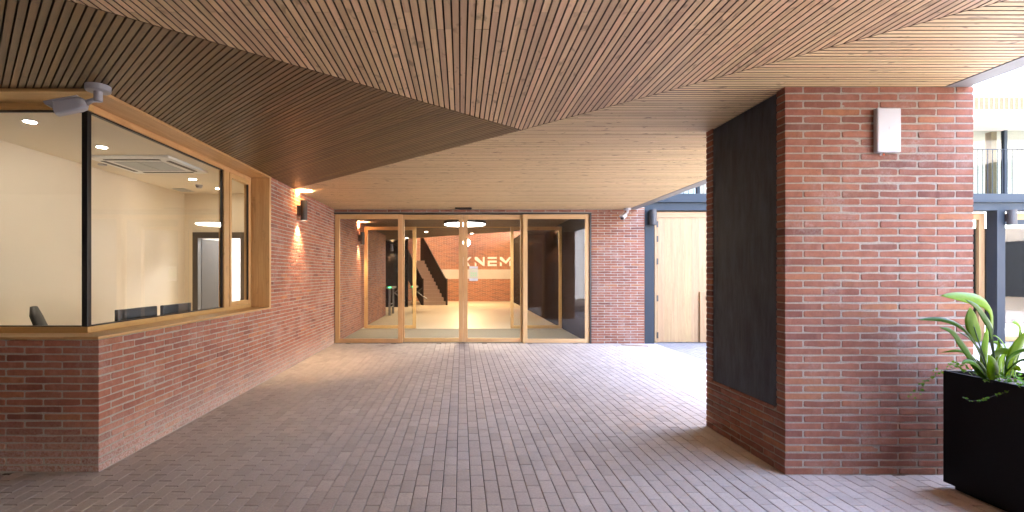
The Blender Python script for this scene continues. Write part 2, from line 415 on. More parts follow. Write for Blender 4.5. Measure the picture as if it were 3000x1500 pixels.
# ------------------------------------------------------------------ slatted ceiling: three fields of parallel slats
PITCH, SWD, STH = .0455, .0355, .028
def clip(poly, a, b, c):                 # keep a*x + b*y + c >= 0
    out = []
    for i in range(len(poly)):
        p, q = poly[i], poly[(i + 1) % len(poly)]
        dp = a * p[0] + b * p[1] + c; dq = a * q[0] + b * q[1] + c
        if dp >= 0: out.append(p)
        if (dp >= 0) != (dq >= 0):
            t = dp / (dp - dq); out.append((p[0] + t * (q[0] - p[0]), p[1] + t * (q[1] - p[1])))
    return out
def line(p, q):                          # half plane on the left of p->q
    a, b = -(q[1] - p[1]), q[0] - p[0]; n = math.hypot(a, b); a /= n; b /= n
    return a, b, -(a * p[0] + b * p[1])
def off(h, d): return (h[0], h[1], h[2] - d)
def batten(b, poly, z0, z1):             # planed underside, edges darkened to paint in the shade of the gaps
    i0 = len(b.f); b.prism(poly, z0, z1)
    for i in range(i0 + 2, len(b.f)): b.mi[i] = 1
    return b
def slat_field(root, mat, d, origin, k0, k1, s0, s1, planes, joints):
    n = (-d[1], d[0]); rest = MB(); cand = []
    for k in range(k0, k1):
        o0 = k * PITCH; o1 = o0 + SWD
        js = [s0] + joints(k) + [s1]
        for a, b in zip(js[:-1], js[1:]):
            a2 = a + .0006; b2 = b - .0006
            poly = [(origin[0] + d[0] * s + n[0] * o, origin[1] + d[1] * s + n[1] * o) for s, o in ((a2, o0), (b2, o0), (b2, o1), (a2, o1))]
            mid = (sum(p[0] for p in poly) / 4, origin[1] + d[1] * 0 + n[1] * (o0 + o1) / 2)
            for pl in (planes(k) if callable(planes) else planes):
                poly = clip(poly, *pl)
                if len(poly) < 3: break
            if len(poly) < 3: continue
            xs = [p[0] for p in poly]; ys = [p[1] for p in poly]
            if max(xs) - min(xs) + max(ys) - min(ys) < .02: continue
            vis = 0
            for i in range(9):
                t = i / 8; q = poly[0]; e = max(poly, key=lambda p: (p[0] - q[0]) ** 2 + (p[1] - q[1]) ** 2)
                X, Y = q[0] + (e[0] - q[0]) * t, q[1] + (e[1] - q[1]) * t
                if Y > .8 and not (X < XW and Y > YB):
                    px, py = proj(X, Y, ZC)
                    if -20 < px < 3020 and py > -20: vis = max(vis, 1 / Y + .001 * (max(xs) - min(xs)))
            cand.append((vis, poly))
    cand.sort(key=lambda c: -c[0]); zc = ZC
    for i, (vis, poly) in enumerate(cand):
        z = zc + R.uniform(-.0007, .0007); yaw = 0
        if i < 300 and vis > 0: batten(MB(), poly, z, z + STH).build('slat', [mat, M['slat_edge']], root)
        else:
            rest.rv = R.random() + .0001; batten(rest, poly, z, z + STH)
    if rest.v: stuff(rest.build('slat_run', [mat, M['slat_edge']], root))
cA = line(WPT, V0); cB = line(V0, EPT)   # C lies on the left of W->V and of V->E
ab = line(V0, LPT)                       # B lies on the left of V->L, A on the right
neg = lambda h: (-h[0], -h[1], -h[2])
GAP = .004
dA = Vector((WPT[0] - V0[0], WPT[1] - V0[1])).normalized()
fA = thing('slatted_ceiling', 'dark ceiling field of diagonal timber slats above the glazed booth', 'ceiling', (-1.5, 5, ZC))
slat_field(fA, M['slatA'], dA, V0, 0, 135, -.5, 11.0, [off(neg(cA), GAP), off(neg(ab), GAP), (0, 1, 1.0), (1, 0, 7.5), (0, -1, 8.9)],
           lambda k: sorted([2.0 + (k * 53 % 17) * .11 + R.uniform(0, .1)]))
fB = thing('slatted_ceiling', 'mid brown wedge of ceiling slats running straight away from the viewer, coming to a point', 'ceiling', (.6, 3, ZC))
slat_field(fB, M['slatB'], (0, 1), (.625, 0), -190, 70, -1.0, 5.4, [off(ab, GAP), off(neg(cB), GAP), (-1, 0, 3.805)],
           lambda k: [(1.85, 2.84, 3.04)[(k // 3 * 7 + k // 5) % 3]])
fC = thing('slatted_ceiling', 'pale honey ceiling field of crosswise slats beside the courtyard and over the entrance doors', 'ceiling', (1.5, 8, ZC))
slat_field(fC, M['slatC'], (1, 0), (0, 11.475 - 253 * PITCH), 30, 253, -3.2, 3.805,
           lambda k: [off(cA if 11.475 - (253 - k) * PITCH > 5.166 else cB, GAP), (1, 0, 2.885), (-1, 0, 3.805)],
           lambda k: [(-.9, .9, 2.1)[(k * 5 // 3) % 3] + (k % 4) * .2])
for f, poly in ((fA, [V0, WPT, (XW, 9.0), (-9, 9.0), (-9, -1), (-6.3, -1)]), (fB, [V0, (-6.3, -1), (3.805, -1), (3.805, 1.80), EPT]), (fC, [V0, EPT, (3.805, 1.80), (3.805, YE), (XW, YE), WPT])):
    MB().prism(poly, ZC + .034, ZC + .06).build('backing_board', M['membrane'], f)
tr = tag(MB().box(3.812, 4.0, -1, YP0 - .01, ZC - .004, ZC + .03).box(3.812, 4.0, YP1 + .01, YE - .002, ZC - .004, ZC + .03).box(3.985, 4.003, -1, YE - .002, ZC - .004 + .036, ZC + .30).build('soffit_trim', M['trim']), 'flat grey metal strip edging the wooden ceiling along the courtyard', 'trim')
up = thing('upper_storey', 'brick upper storeys of the building above the wooden ceiling', 'building', (-2, 4, ZC))
MB().box(2.96, 4.19, 11.79, 20, ZC + .42, 9).box(3.99, 4.19, 11.49, 11.789, ZC + .42, 9).build('sun_gap_block', M['brick_in'], up)  # unseen mass added to stop sun leaking in between the buildings
bx('wall', M['brick_in'], up, -14, 3.98, -1, 11.46, ZC + .07, 14.8)  # unseen mass, height set for the shadow it casts on the courtyard

# ------------------------------------------------------------------ booth wall (L-shaped brickwork)
bw = thing('brick_wall', 'long red brick booth wall with a low corner under the window on the left', 'wall', (XW, YB, 0))
B = Bricks()
HF = .138
ZS = 1.060
# corner bricks, then the two faces
row = 0
while row * PZ + BJ * .5 < ZS - .02:
    zc = row * PZ + BJ * .5 + BH / 2
    if zc + BH / 2 > ZS: break
    if row % 2 == 0: B.put('corner', (XW - BL / 2, YB + HF / 2, zc), 0)
    else: B.put('corner', (XW - HF / 2, YB + BL / 2, zc), rad(90))
    row += 1
B.face((XW, YB), (-1, 0), (0, -1), 3.2, 0, ZS, lambda r: (BL + BJ, BL) if r % 2 == 0 else (HF + BJ, BL))
B.face((XW, YB), (0, 1), (1, 0), YE - YB + .03, 0, ZS, lambda r: (HF + BJ, BL) if r % 2 == 0 else (BL + BJ, BL))
B.face((XW, 7.660), (0, 1), (1, 0), YE - 7.66 + .03, 18 * PZ, ZC + .02, lambda r: (0, HF) if r % 2 == 0 else (0, BL))
B.finish(bw, M['brick_low'], 300)
MB().box(-6.2, XW - .004, YB + .004, YB + .25, -.01, ZS - .002).box(XW - .25, XW - .004, YB + .251, YE + .05, -.01, ZS - .002).box(XW - .25, XW - .004, 7.655, YE + .05, ZS - .001, ZC + .02).build('mortar', M['mortar_l'], bw)

# ------------------------------------------------------------------ brick pillar with dark panel
bp = thing('brick_pillar', 'massive square red brick pillar with a black panel set in its left side', 'pillar', ((XP0 + XP1) / 2, YP0, 0))
B = Bricks()
PY0, PY1, PZB = 4.091, 5.119, .505
row = 0
ZT = ZC + .015
while True:
    zb = row * PZ + BJ * .5; zt = min(zb + BH, ZT)
    if zt - zb < .012: break
    zc = (zb + zt) / 2; sz = (zt - zb) / BH
    for cx, sx in ((XP0, 1), (XP1, -1)):
        for cy, sy in ((YP0, 1), (YP1, -1)):
            panel_row = zc > PZB - .02 and cx == XP0
            if panel_row:       # beside the panel the corner bricks are cut to the margin
                m = (PY0 - YP0 - .006) if sy > 0 else (YP1 - PY1 - .006)
                L = BL if row % 2 == 0 else HF
                b = kit('corner', R.randrange(5), M['brick'])
                B.items.append((F / cy if sy > 0 else F / cy, 'corner', R.randrange(5), Vector((cx + L / 2, cy + sy * m / 2, zc)), R.uniform(-.004, .004), L / BL, sz, R.random()))
                B.items[-1] = B.items[-1] + (m / HF,)
            elif row % 2 == 0: B.put('corner', (cx + sx * BL / 2, cy + sy * HF / 2, zc), 0, 1, sz)
            else: B.put('corner', (cx + sx * HF / 2, cy + sy * BL / 2, zc), rad(90), 1, sz)
    row += 1
wid, dep = XP1 - XP0, YP1 - YP0
st = lambda r: (BL + BJ, BL) if r % 2 == 0 else (HF + BJ, BL)
sd = lambda r: (HF + BJ, BL) if r % 2 == 0 else (BL + BJ, BL)
def pface(p0, d, n, length, first, z1=ZT, z0=0.):
    B.face(p0, d, n, length, z0, z1, first)
for r_ in (0, 1):
    pass
B.face((XP0, YP0), (1, 0), (0, -1), wid - HF - BJ, 0, ZT, st)
# trim: drop the bricks that would run into the far corner bricks
def prune(axis, lim_even, lim_odd):
    pass
keep = []
for itx in B.items:
    vis, kind, i, loc, rz, sx, sz, rv = itx[:8]
    rowi = int((loc.z) / PZ)
    if kind != 'corner' and abs(loc.y - YP0) < .01:
        half = (BL if kind == 'full' else .138) * sx / 2
        lim = XP1 - (BL if rowi % 2 == 0 else HF) - BJ
        if loc.x + half > lim + .01:
            x0 = loc.x - half; L = lim - x0
            if L < .04: continue
            itx = (vis, 'full' if L > .2 else 'half', i if (L > .2) == (kind == 'full') else i % 6, Vector(((x0 + lim) / 2, loc.y, loc.z)), rz, L / (BL if L > .2 else .138), sz, rv)
    keep.append(itx)
B.items = keep
def side(p0, d, n, z1):
    r = 0
    while True:
        zb = r * PZ + BJ * .5; zt = min(zb + BH, z1)
        if zt - zb < .012: break
        c = HF if r % 2 == 0 else BL
        if abs(d[0]) > .5: c = BL if r % 2 == 0 else HF
        total = (dep if abs(d[1]) > .5 else wid) - 2 * (c + BJ) + BJ
        k = max(1, round((total + BJ) / (BL + BJ))); L = (total + BJ) / k - BJ
        for j in range(k):
            u = c + BJ + j * (L + BJ) + L / 2
            B.put('full' if L > .2 else 'half', (p0[0] + d[0] * u, p0[1] + d[1] * u, (zb + zt) / 2), math.atan2(n[1], n[0]) + math.pi / 2, L / (BL if L > .2 else .138), (zt - zb) / BH)
        r += 1
side((XP0, YP0), (0, 1), (-1, 0), PZB + .0)
side((XP1, YP0), (0, 1), (1, 0), ZT)
side((XP0, YP1), (1, 0), (0, 1), ZT)
cut = [it for it in B.items if len(it) > 8]; B.items = [it for it in B.items if len(it) == 8]
B.finish(bp, M['brick'], 240)
n = 0
for vis, kind, i, loc, rz, sx, sz, rv, sy in cut:
    o = link(bpy.data.objects.new('brick', kit('corner', i, M['brick']))); o.location = loc; o.rotation_euler = (0, 0, rz); o.scale = (sx, sy, sz); setparent(o, bp)
    n += 1
    if n > 100: break
MB().box(XP0 + .02, XP1 - .004, YP0 + .004, YP1 - .004, -.01, ZT + .002).box(XP0 + .006, XP0 + .0199, YP0 + .006, YP1 - .006, -.01, PZB - .012).box(XP0 + .006, XP0 + .0199, YP0 + .006, PY0 - .008, PZB - .0119, ZT).box(XP0 + .006, XP0 + .0199, PY1 + .008, YP1 - .006, PZB - .0119, ZT).build('mortar', M['mortar'], bp)
MB().box(XP0 + .007, XP0 + .018, PY0, PY1, PZB, ZC - .012).build('black_panel', M['panel'], bp, .001)

# ------------------------------------------------------------------ entrance wall: pier and lintel
XA = 2.977; XB_ = 4.186
ew = thing('brick_wall', 'red brick pier and thin brick lintel around the glazed entrance doors', 'wall', (XA, YE, 0))
B = Bricks()
B.face((XA, YE), (1, 0), (0, -1), XB_ - XA, 0, 2.995, lambda r: (0, HF) if r % 2 else (0, BL))
B.face((XW + .02, YE), (1, 0), (0, -1), XB_ - XW - .02, 2.996, ZC + .03, lambda r: (0, HF) if r % 2 else (0, BL))
B.finish(ew, M['brick'], 300)
MB().box(XA + .004, XB_ - .004, YE + .004, YE + .30, -.01, 2.985).box(XW, XB_ - .004, YE + .004, YE + .30, 2.986, ZC + .05).build('mortar', M['mortar'], ew)
MB().box(XW + .002, XA + .002, YE + .004, YE + .12, 2.957, 2.984).box(XA - .036, XA - .002, YE + .004, YE + .12, 0, 2.956).each('black_reveal', M['black'], ew)

# ------------------------------------------------------------------ entrance doors: two fixed lights and two sliding leaves
YF = YE + .05
def leaf(root, x0, x1, y, z0, z1, wx, wz0, wz1, mats=('oakX', 'oakZ'), t=.055, gm='glass', wx2=None):
    wx2 = wx2 or wx
    MB().box(x0, x0 + wx, y, y + t, z0, z1).build('stile', M[mats[1]], root, .003)
    MB().box(x1 - wx2, x1, y, y + t, z0, z1).build('stile', M[mats[1]], root, .003)
    MB().box(x0 + wx, x1 - wx2, y + .002, y + t - .002, z0, z0 + wz0).build('rail', M[mats[0]], root, .003)
    MB().box(x0 + wx, x1 - wx2, y + .002, y + t - .002, z1 - wz1, z1).build('rail', M[mats[0]], root, .003)
    MB().box(x0 + wx - .008, x1 - wx2 + .008, y + t / 2 - .006, y + t / 2 + .006, z0 + wz0 - .008, z1 - wz1 + .008).build('pane', M[gm], root)
fx = lambda px, Y: (px - VX) / F * Y
ZD = 2.952
def gl(name, label, cat, x0, x1, y, *a, **k):
    t = thing(name, label, cat, ((x0 + x1) / 2, y, 0)); leaf(t, x0, x1, y, *a, **k); return t
gl('fixed_window', 'timber framed fixed glass light left of the entrance doors against the booth wall', 'window', XW + .012, fx(1179.5, YF), YF, .012, ZD, .105, .09, .105)
gl('fixed_window', 'timber framed fixed glass light right of the entrance doors beside the brick pier', 'window', fx(1532, YF), fx(1728.4, YF), YF, .012, ZD, .105, .09, .105)
gl('sliding_door', 'left leaf of the timber framed glass sliding doors, clear of stickers', 'door', fx(1172, YF + .07), fx(1356.8, YF + .07), YF + .07, .02, ZD - .004, .098, .09, .105)
sdr = gl('sliding_door', 'right leaf of the timber framed glass sliding doors, with a paper notice on its pane', 'door', fx(1357.3, YF + .07), fx(1537, YF + .07), YF + .07, .02, ZD - .004, .098, .09, .105)
Ys = YF + .07 + .019
nt = thing('notice', 'pale paper notice with green icons stuck on the right sliding door', 'notice', P(1387, 802, Ys))
def pbox(b, p0, p1, Y, t): a = P(*p0, Y); c = P(*p1, Y); return b.box(min(a.x, c.x), max(a.x, c.x), Y - t, Y, min(a.z, c.z), max(a.z, c.z))
def tintpaper():
    t = NT('film_pale'); tr_ = t.n('BsdfTransparent'); d = t.n('BsdfDiffuse', {0: (.75, .80, .70, 1)}); mx = t.n('MixShader', {0: .55, 1: tr_.outputs[0], 2: d.outputs[0]})
    t.t.links.new(mx.outputs[0], t.out.inputs[0]); return t.m
M['film'] = tintpaper(); M['filmblue'] = plain('notice_blue', (.55, .62, .72), .6); M['filmgreen'] = plain('notice_green', (.25, .55, .30), .6)
pbox(MB(), (1375, 787), (1400, 815), Ys, .001).build('sheet', M['film'], nt)
pbox(pbox(MB(), (1375, 780), (1400, 786.4), Ys, .001), (1375, 815.6), (1400, 823), Ys, .001).each('header', M['filmblue'], nt)
g = MB()
for i in range(3):
    for j in range(2): pbox(g, (1379 + i * 6.5, 798 + j * 7), (1383 + i * 6.5, 802.5 + j * 7), Ys - .0012, .0006)
g.build('icon_row', M['filmgreen'], nt)
sens = tag(MB().box(fx(1333, 11.2), fx(1382, 11.2), 11.16, 11.30, ZC - .035, ZC - .001).build('door_sensor', M['black'], None, .006), 'small flat black motion sensor on the ceiling above the sliding doors', 'sensor')

# ------------------------------------------------------------------ vestibule and lobby
YI = 14.62
lf = structure(MB().box(XW - .02, 9, YI - .02, 29.6, -.07, .001).box(-12, XW - .03, 19.4, 29.6, -.07, .001).build('lobby_floor', NT('lobby_stone').bsdf((.46, .39, .29), .5, Specular_IOR_Level=.25)))
def matmat():
    t = NT('coir_mat'); p = t.pos(); a = t.noise(p, 240, 2); b = t.noise(t.vm('MULTIPLY', p, (3, 60, 3)), 1, 3)
    return t.bsdf(t.mix(a, (.13, .115, .085), t.mix(b, (.19, .17, .13), (.25, .225, .175))), .95, a, .5)
tag(MB().box(XW + .03, 2.94, YE + .06, YI - .03, -.07, .004).build('entrance_mat', matmat()), 'wide grey green entrance mat between the two rows of glass doors', 'mat')
lw = thing('brick_wall', 'warm lit inner brick wall running past the glass doors on the left', 'wall', (XW, 13, 0))
B = Bricks(); B.face((XW, YE + .06), (0, 1), (1, 0), 19.4 - YE - .06, 0, ZC + .02, lambda r: (0, HF) if r % 2 else (0, BL)); B.finish(lw, M['brick_in'], 120)
MB().box(XW - .25, XW - .007, YE + .06, 19.4, -.01, ZC + .02).build('mortar', M['mortar'], lw)
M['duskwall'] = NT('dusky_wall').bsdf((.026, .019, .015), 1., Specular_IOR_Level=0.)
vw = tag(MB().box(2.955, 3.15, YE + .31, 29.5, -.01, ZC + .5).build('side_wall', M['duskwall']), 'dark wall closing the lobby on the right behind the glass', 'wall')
# dark slatted lobby ceiling up to a slanting edge
lc = thing('lobby_ceiling', 'dark slatted lobby ceiling with a slanting edge seen through the glass doors', 'ceiling', (0, 16, ZC))
polyc = [(-9, YE + .32), (2.95, YE + .32), (2.95, 16.45), (-4.2, 22.7), (-9, 26.9)]
M['slatL'] = wood('lobby_slat', (.10, .056, .030), (.16, .095, .052), 0, 'X', .5, .4, .2)
MB().prism(polyc, ZC + .03, ZC + .35).build('backing_board', M['membrane'], lc)
rest = MB(); y = YE + .33
while y < 26.6:
    p = [(-8.9, y), (2.94, y), (2.94, y + SWD), (-8.9, y + SWD)]
    p = clip(p, *line((2.95, 16.40), (-4.2, 22.65)))
    if len(p) >= 3 and max(q[0] for q in p) > -8.8: rest.rv = R.random() + .0001; rest.prism(p, ZC, ZC + .027)
    y += PITCH
stuff(rest.build('slat_run', M['slatL'], lc))
M['edgewood'] = plain('ceiling_edge', (.45, .33, .18), .5)
MB().prism([(2.95, 16.46), (-4.2, 22.71), (-4.2, 22.74), (2.95, 16.49)], ZC + .0, ZC + .34).build('edge_board', M['edgewood'], lc)
# far lobby wall
YL = 29.5
def farbrick():
    t = NT('far_brickwork'); p = t.pos(); sx = t.n('SeparateXYZ', {0: p})
    uv = t.n('CombineXYZ', {0: sx.outputs[0], 1: sx.outputs[2], 2: 0.}).outputs[0]
    bt = t.n('TexBrick', {'Vector': uv, 'Color1': (.42, .135, .055, 1), 'Color2': (.15, .048, .028, 1), 'Mortar': (.58, .46, .32, 1), 'Scale': 1., 'Mortar Size': .008, 'Brick Width': .30, 'Row Height': .0595, 'Bias': -.15, 'Mortar Smooth': .2})
    nz = t.noise(p, 14, 4)
    return t.bsdf(t.mix(t.math('MULTIPLY', nz, .4), bt.outputs[0], (.15, .05, .035)), .85)
M['farbrick'] = farbrick(); M['concrete'] = plain('pale_concrete', (.50, .46, .40), .8, .08, 3)
fw = thing('brick_wall', 'warm orange brick end wall of the lobby with a pale concrete band', 'wall', (0, YL, 0))
bx('brickwork', M['farbrick'], fw, -12, 9, YL, YL + .25, 0, 7)
bx('concrete_band', M['concrete'], fw, -5.4, 9, YL - .02, YL + .01, 1.30, 1.86)
tag(MB().box(-12, 9, 16.2, YL + .2, 7.0, 7.3).build('hall_ceiling', M['plaster']), 'high pale ceiling of the stair hall behind the slatted lobby ceiling', 'ceiling')
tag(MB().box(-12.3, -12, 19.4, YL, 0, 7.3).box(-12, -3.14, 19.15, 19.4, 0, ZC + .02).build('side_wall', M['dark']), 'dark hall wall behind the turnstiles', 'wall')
# letters
sg = thing('sign', 'big white letters KNEM on the lobby end wall', 'sign', (.8, YL, 2))
def zp(zx, zy): return (1220 + zx / 6.4406, 600 + zy / 6.4406)
def letter(polys):
    b = MB()
    for pl in polys:
        pts = [P(*zp(*q), YL - .03) for q in pl]; b.prismy([(q.x, q.z) for q in pts], YL - .06, YL - .005)
    return b.build('letter', M['lettering'], sg)
M['lettering'] = plain('white_lettering', (.82, .80, .76), .5)
letter([[(868, 985), (905, 985), (905, 1155), (868, 1155)], [(992, 985), (1042, 985), (958, 1072), (918, 1072)], [(918, 1076), (962, 1076), (1012, 1155), (972, 1155)]])
letter([[(1100, 1078), (1132, 1110), (1132, 1155), (1100, 1155)], [(1100, 985), (1148, 985), (1252, 1090), (1252, 985), (1286, 985), (1286, 1155), (1262, 1155), (1100, 1030)]])
letter([[(1345, 985), (1515, 985), (1515, 1020), (1345, 1020)], [(1345, 1054), (1515, 1054), (1515, 1090), (1382, 1090), (1382, 1121), (1515, 1121), (1515, 1157), (1345, 1157)]])
letter([[(1575, 985), (1612, 985), (1685, 1062), (1748, 985), (1792, 985), (1792, 1000), (1690, 1115), (1575, 1030)], [(1575, 1074), (1610, 1102), (1610, 1155), (1575, 1155)], [(1752, 1070), (1792, 1030), (1792, 1155), (1752, 1155)]])
# staircase
stx = thing('staircase', 'pale stone stairs between black steel side panels in the lobby', 'staircase', (-1.3, 25.7, 0))
M['stone'] = plain('stair_stone', (.52, .44, .34), .6)
SX, SY, RH = (-.115, .24, .195)
for i in range(12):
    x1 = -.77 + SX * i; y0 = 25.7 + SY * i
    bx('step', M['stone'], stx, x1 - 1.16, x1, y0, y0 + .30, max(0, i * RH - .05), (i + 1) * RH - .0, bevel=.006)
M['blacksteel'] = plain('black_steel_plate', (.012, .011, .010), .45)
def plate(x, lab):
    b = MB(); n = 12; t = .05
    lo0, hi0 = (x, 25.55, 0), 1.05
    vs = []
    for k, (i, zlo, zhi) in enumerate([(-.4, 0, 1.36), (.3, 0, 1.36), (12, 10 * RH, 12 * RH + 1.30), (13.5, 11 * RH, 12 * RH + 1.32)]):
        X = x + SX * i; Y = 25.7 + SY * i
        for dx in (0, t):
            vs += [(X + dx, Y, zlo), (X + dx, Y, zhi)]
    fs = []
    for k in range(3):
        a = k * 4; c = a + 4
        fs += [(a, a + 1, c + 1, c), (a + 2, c + 2, c + 3, a + 3), (a + 1, a + 3, c + 3, c + 1), (a, c, c + 2, a + 2)]
    fs += [(0, 2, 3, 1), (12, 13, 15, 14)]
    return b.add(vs, fs).build('side_panel', M['blacksteel'], stx)
plate(-.765, ''); plate(-1.985, '')
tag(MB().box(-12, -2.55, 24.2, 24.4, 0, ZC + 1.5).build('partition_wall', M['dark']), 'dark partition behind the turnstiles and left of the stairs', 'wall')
# turnstiles
for k, (tx, ty) in enumerate(((-2.72, 19.75), (-1.92, 20.75))):
    t = thing('turnstile', ('left steel turnstile with a lit green lamp behind the glass, nearer the brick wall', 'right steel turnstile with a lit green lamp behind the glass, nearer the stairs')[k], 'turnstile', (tx, ty, 0), 'turnstiles')
    ld = MB().box(tx - .12, tx + .12, ty - .6, ty + .6, 1.02, 1.10).build('lid', M['bsteel'], t, .01)
    for q in (-.5, .5): MB().tube([(tx, ty + q, 0), (tx, ty + q, 1.02)], .045).build('leg', M['bsteel'], t)
    for z in (.3, .42): MB().tube([(tx, ty - .5, z), (tx, ty + .5, z)], .02).build('bar', M['bsteel'], t)
    MB().box(tx - .03, tx + .07, ty - .612, ty - .600, 1.065, 1.085).build('green_lamp', M['green'], ld)
    for q in (0, 1, 2):
        a = rad(90 + 120 * q); MB().tube([(tx + .12, ty, .85), (tx + .12 + .42 * abs(math.sin(a)), ty + .1 * math.cos(a), .85 + .32 * math.cos(a + 1.57))], .018).build('arm', M['bsteel'], t)
# inner doors (slid open)
gl('inner_door', 'left timber framed glass panel of the inner doors, slid open beside the brick wall', 'door', fx(1067, YI), fx(1219, YI), YI, .01, 2.96, .10, .085, .10, ('larchX', 'larchZ'))
gl('inner_door', 'right timber framed glass panel of the inner doors, slid open beside the dark wall', 'door', fx(1496, YI), fx(1646, YI), YI, .01, 2.96, .085, .085, .10, ('larchX', 'larchZ'))
tag(MB().box(fx(1219, YI), fx(1496, YI), YI + .01, YI + .05, 2.935, 2.955).build('door_track', M['larchX']), 'thin pale track above the open inner doorway', 'track')
# lamps of the lobby
dl = thing('disc_lamp', 'large round white disc lamp under the vestibule ceiling', 'lamp', (.11, 13.4, 2.9))
b = MB(); b.tube([(.11, 13.4, 2.905), (.11, 13.4, 2.985)], .555, 48); b.build('rim', M['lampcase'], dl)
b = MB(); b.tube([(.11, 13.4, 2.895), (.11, 13.4, 2.906)], .535, 48); b.build('diffuser', M['lampwhite'], dl)
bx('mount', M['lampcase'], dl, -.22, .44, 13.1, 13.7, 2.986, ZC)
light('disc_glow', 'AREA', (.11, 13.4, 2.88), 17, (1, .82, .55), dl, (.11, 13.4, 0), shape='DISK', size=1.0)
gp = P(1367, 711, 26.5)
glb = thing('globe_lamp', 'glowing round globe lamp hanging before the brick end wall', 'lamp', gp)
bm = bmesh.new(); bmesh.ops.create_uvsphere(bm, u_segments=24, v_segments=14, radius=.19); bmesh.ops.translate(bm, verts=bm.verts, vec=gp)
me = bpy.data.meshes.new('globe'); bm.to_mesh(me); bm.free(); me.materials.append(M['lampwarm']); o = link(bpy.data.objects.new('globe', me)); setparent(o, glb)
MB().tube([gp + Vector((0, 0, .19)), (gp.x, gp.y, 7)], .008, 6).build('cord', M['black'], glb)
light('globe_glow', 'POINT', gp + Vector((0, -.35, 0)), 215, (1, .68, .33), glb, shadow_soft_size=.15)
for k, (x, y) in enumerate(((-1.2, 17.5), (.4, 18.2), (-2.2, 20.5))):
    t = thing('downlight', ('small round downlight in the dark lobby ceiling before the stairs', 'small round downlight in the dark lobby ceiling on the right', 'small round downlight in the dark lobby ceiling above the turnstiles')[k], 'lamp', (x, y, ZC), 'lobby downlights')
    MB().tube([(x, y, ZC - .012), (x, y, ZC + .001)], .07, 20).build('ring', M['white'], t)
    MB().tube([(x, y, ZC - .014), (x, y, ZC - .0125)], .055, 20).build('bulb', M['lampwarm'], t)
    light('downlight_glow', 'SPOT', (x, y, ZC - .03), 36, (1, .75, .45), t, (x, y, 0), spot_size=rad(110), spot_blend=.6, shadow_soft_size=.05)

# ------------------------------------------------------------------ sconces
def sconce(x, y, z0, z1, n, label, r=.058, off_=.112, on=28, group='up and down wall lamps', small=False):
    t = thing('wall_sconce', label, 'wall lamp', (x, y, z0), group)
    cx, cy = x + n[0] * off_, y + n[1] * off_
    b = MB(); N = 28
    ri = r - .006
    vs = []; fs = []
    for (zz, rr) in ((z0 + .05, ri), (z0, ri), (z0, r), (z1, r), (z1, ri), (z1 - .05, ri)):
        for k in range(N): a = 2 * math.pi * k / N; vs.append((cx + rr * math.cos(a), cy + rr * math.sin(a), zz))
    for j in range(5):
        for k in range(N): fs.append((j * N + (k + 1) % N, j * N + k, (j + 1) * N + k, (j + 1) * N + (k + 1) % N))
    b.smooth = True; b.add(vs, fs)
    o = b.build('shade', M['lampcase'], t)
    o.modifiers.new('es', 'EDGE_SPLIT')
    zm = (z0 + z1) / 2
    tx, ty = -n[1], n[0]
    pl = MB(); w_ = .05
    pts = [(x + tx * w_, y + ty * w_), (x - tx * w_, y - ty * w_), (x - tx * w_ + n[0] * (off_ - r * .8), y - ty * w_ + n[1] * (off_ - r * .8)), (x + tx * w_ + n[0] * (off_ - r * .8), y + ty * w_ + n[1] * (off_ - r * .8))]
    pl.prism(pts, zm - .085, zm + .085).build('wall_plate', M['lampcase'], t, .003)
    for zz, dz in ((z0 + .03, -1), (z1 - .03, 1)):
        MB().tube([(cx, cy, zz), (cx, cy, zz - dz * .012)], ri - .004, 20).build('lamp_glass', M['lampwarm'] if on else M['white'], o)
        if on: light('sconce_glow', 'SPOT', (cx, cy, zz + dz * .015), on * (4.6 if dz > 0 else 1.2), (1, .70, .38), t, (cx - n[0] * .02, cy - n[1] * .02, zz + dz), spot_size=rad(90), spot_blend=.85, shadow_soft_size=.02)
    return t
sconce(XW, 8.93, 2.535, 2.885, (1, 0), 'black cylinder wall lamp lit up and down on the booth wall', on=34)
sconce(XW, 14.25, 2.42, 2.77, (1, 0), 'black cylinder wall lamp on the inner brick wall behind the left fixed glass', on=26)
sconce(3.36, YP1, 2.53, 2.88, (0, 1), 'black cylinder wall lamp on the hidden rear face of the brick pillar', on=9)
sconce(-3.29, 24.2, 2.68, 3.02, (0, -1), 'black cylinder wall lamp on the dark partition left of the stairs', on=26)

# ------------------------------------------------------------------ booth corner window
cw = thing('corner_window', 'timber lined corner window of the booth with large frameless glass corner', 'window', (XW, YB, ZS))
XG, YG = -3.154, 4.262           # inner plane of the lining, glass sits on it
XL = -6.4; YR = 7.58; zs0, zs1 = ZS + .004, 1.0865; zh0, zh1 = 3.032, ZC - .002
YSF = 4.000; XSF = -2.876
# sill, head: mitred L-shaped boards
MB().prism([(XL, YSF), (XSF, YSF), (XG, YG), (XL, YG)], zs0, zs1).build('sill', M['larchX'], cw, .002)
MB().prism([(XSF, YSF + .0001), (XSF, YR + .068), (XG, YR + .068), (XG, YG + .0001)], zs0 + .0003, zs1 + .0003).build('sill', M['larchY'], cw, .002)
MB().prism([(XL, YSF), (XSF, YSF), (XG, YG), (XL, YG)], zh0, zh1).build('head_board', M['larchX'], cw, .002)
MB().prism([(XSF, YSF + .0001), (XSF, YR + .068), (XG, YR + .068), (XG, YG + .0001)], zh0 + .0003, zh1 - .0003).build('head_board', M['larchY'], cw, .002)
MB().box(XG + .001, XSF - .001, YR, YR + .066, zs1 + .001, zh0 - .001).build('jamb', M['larchZ'], cw, .002)
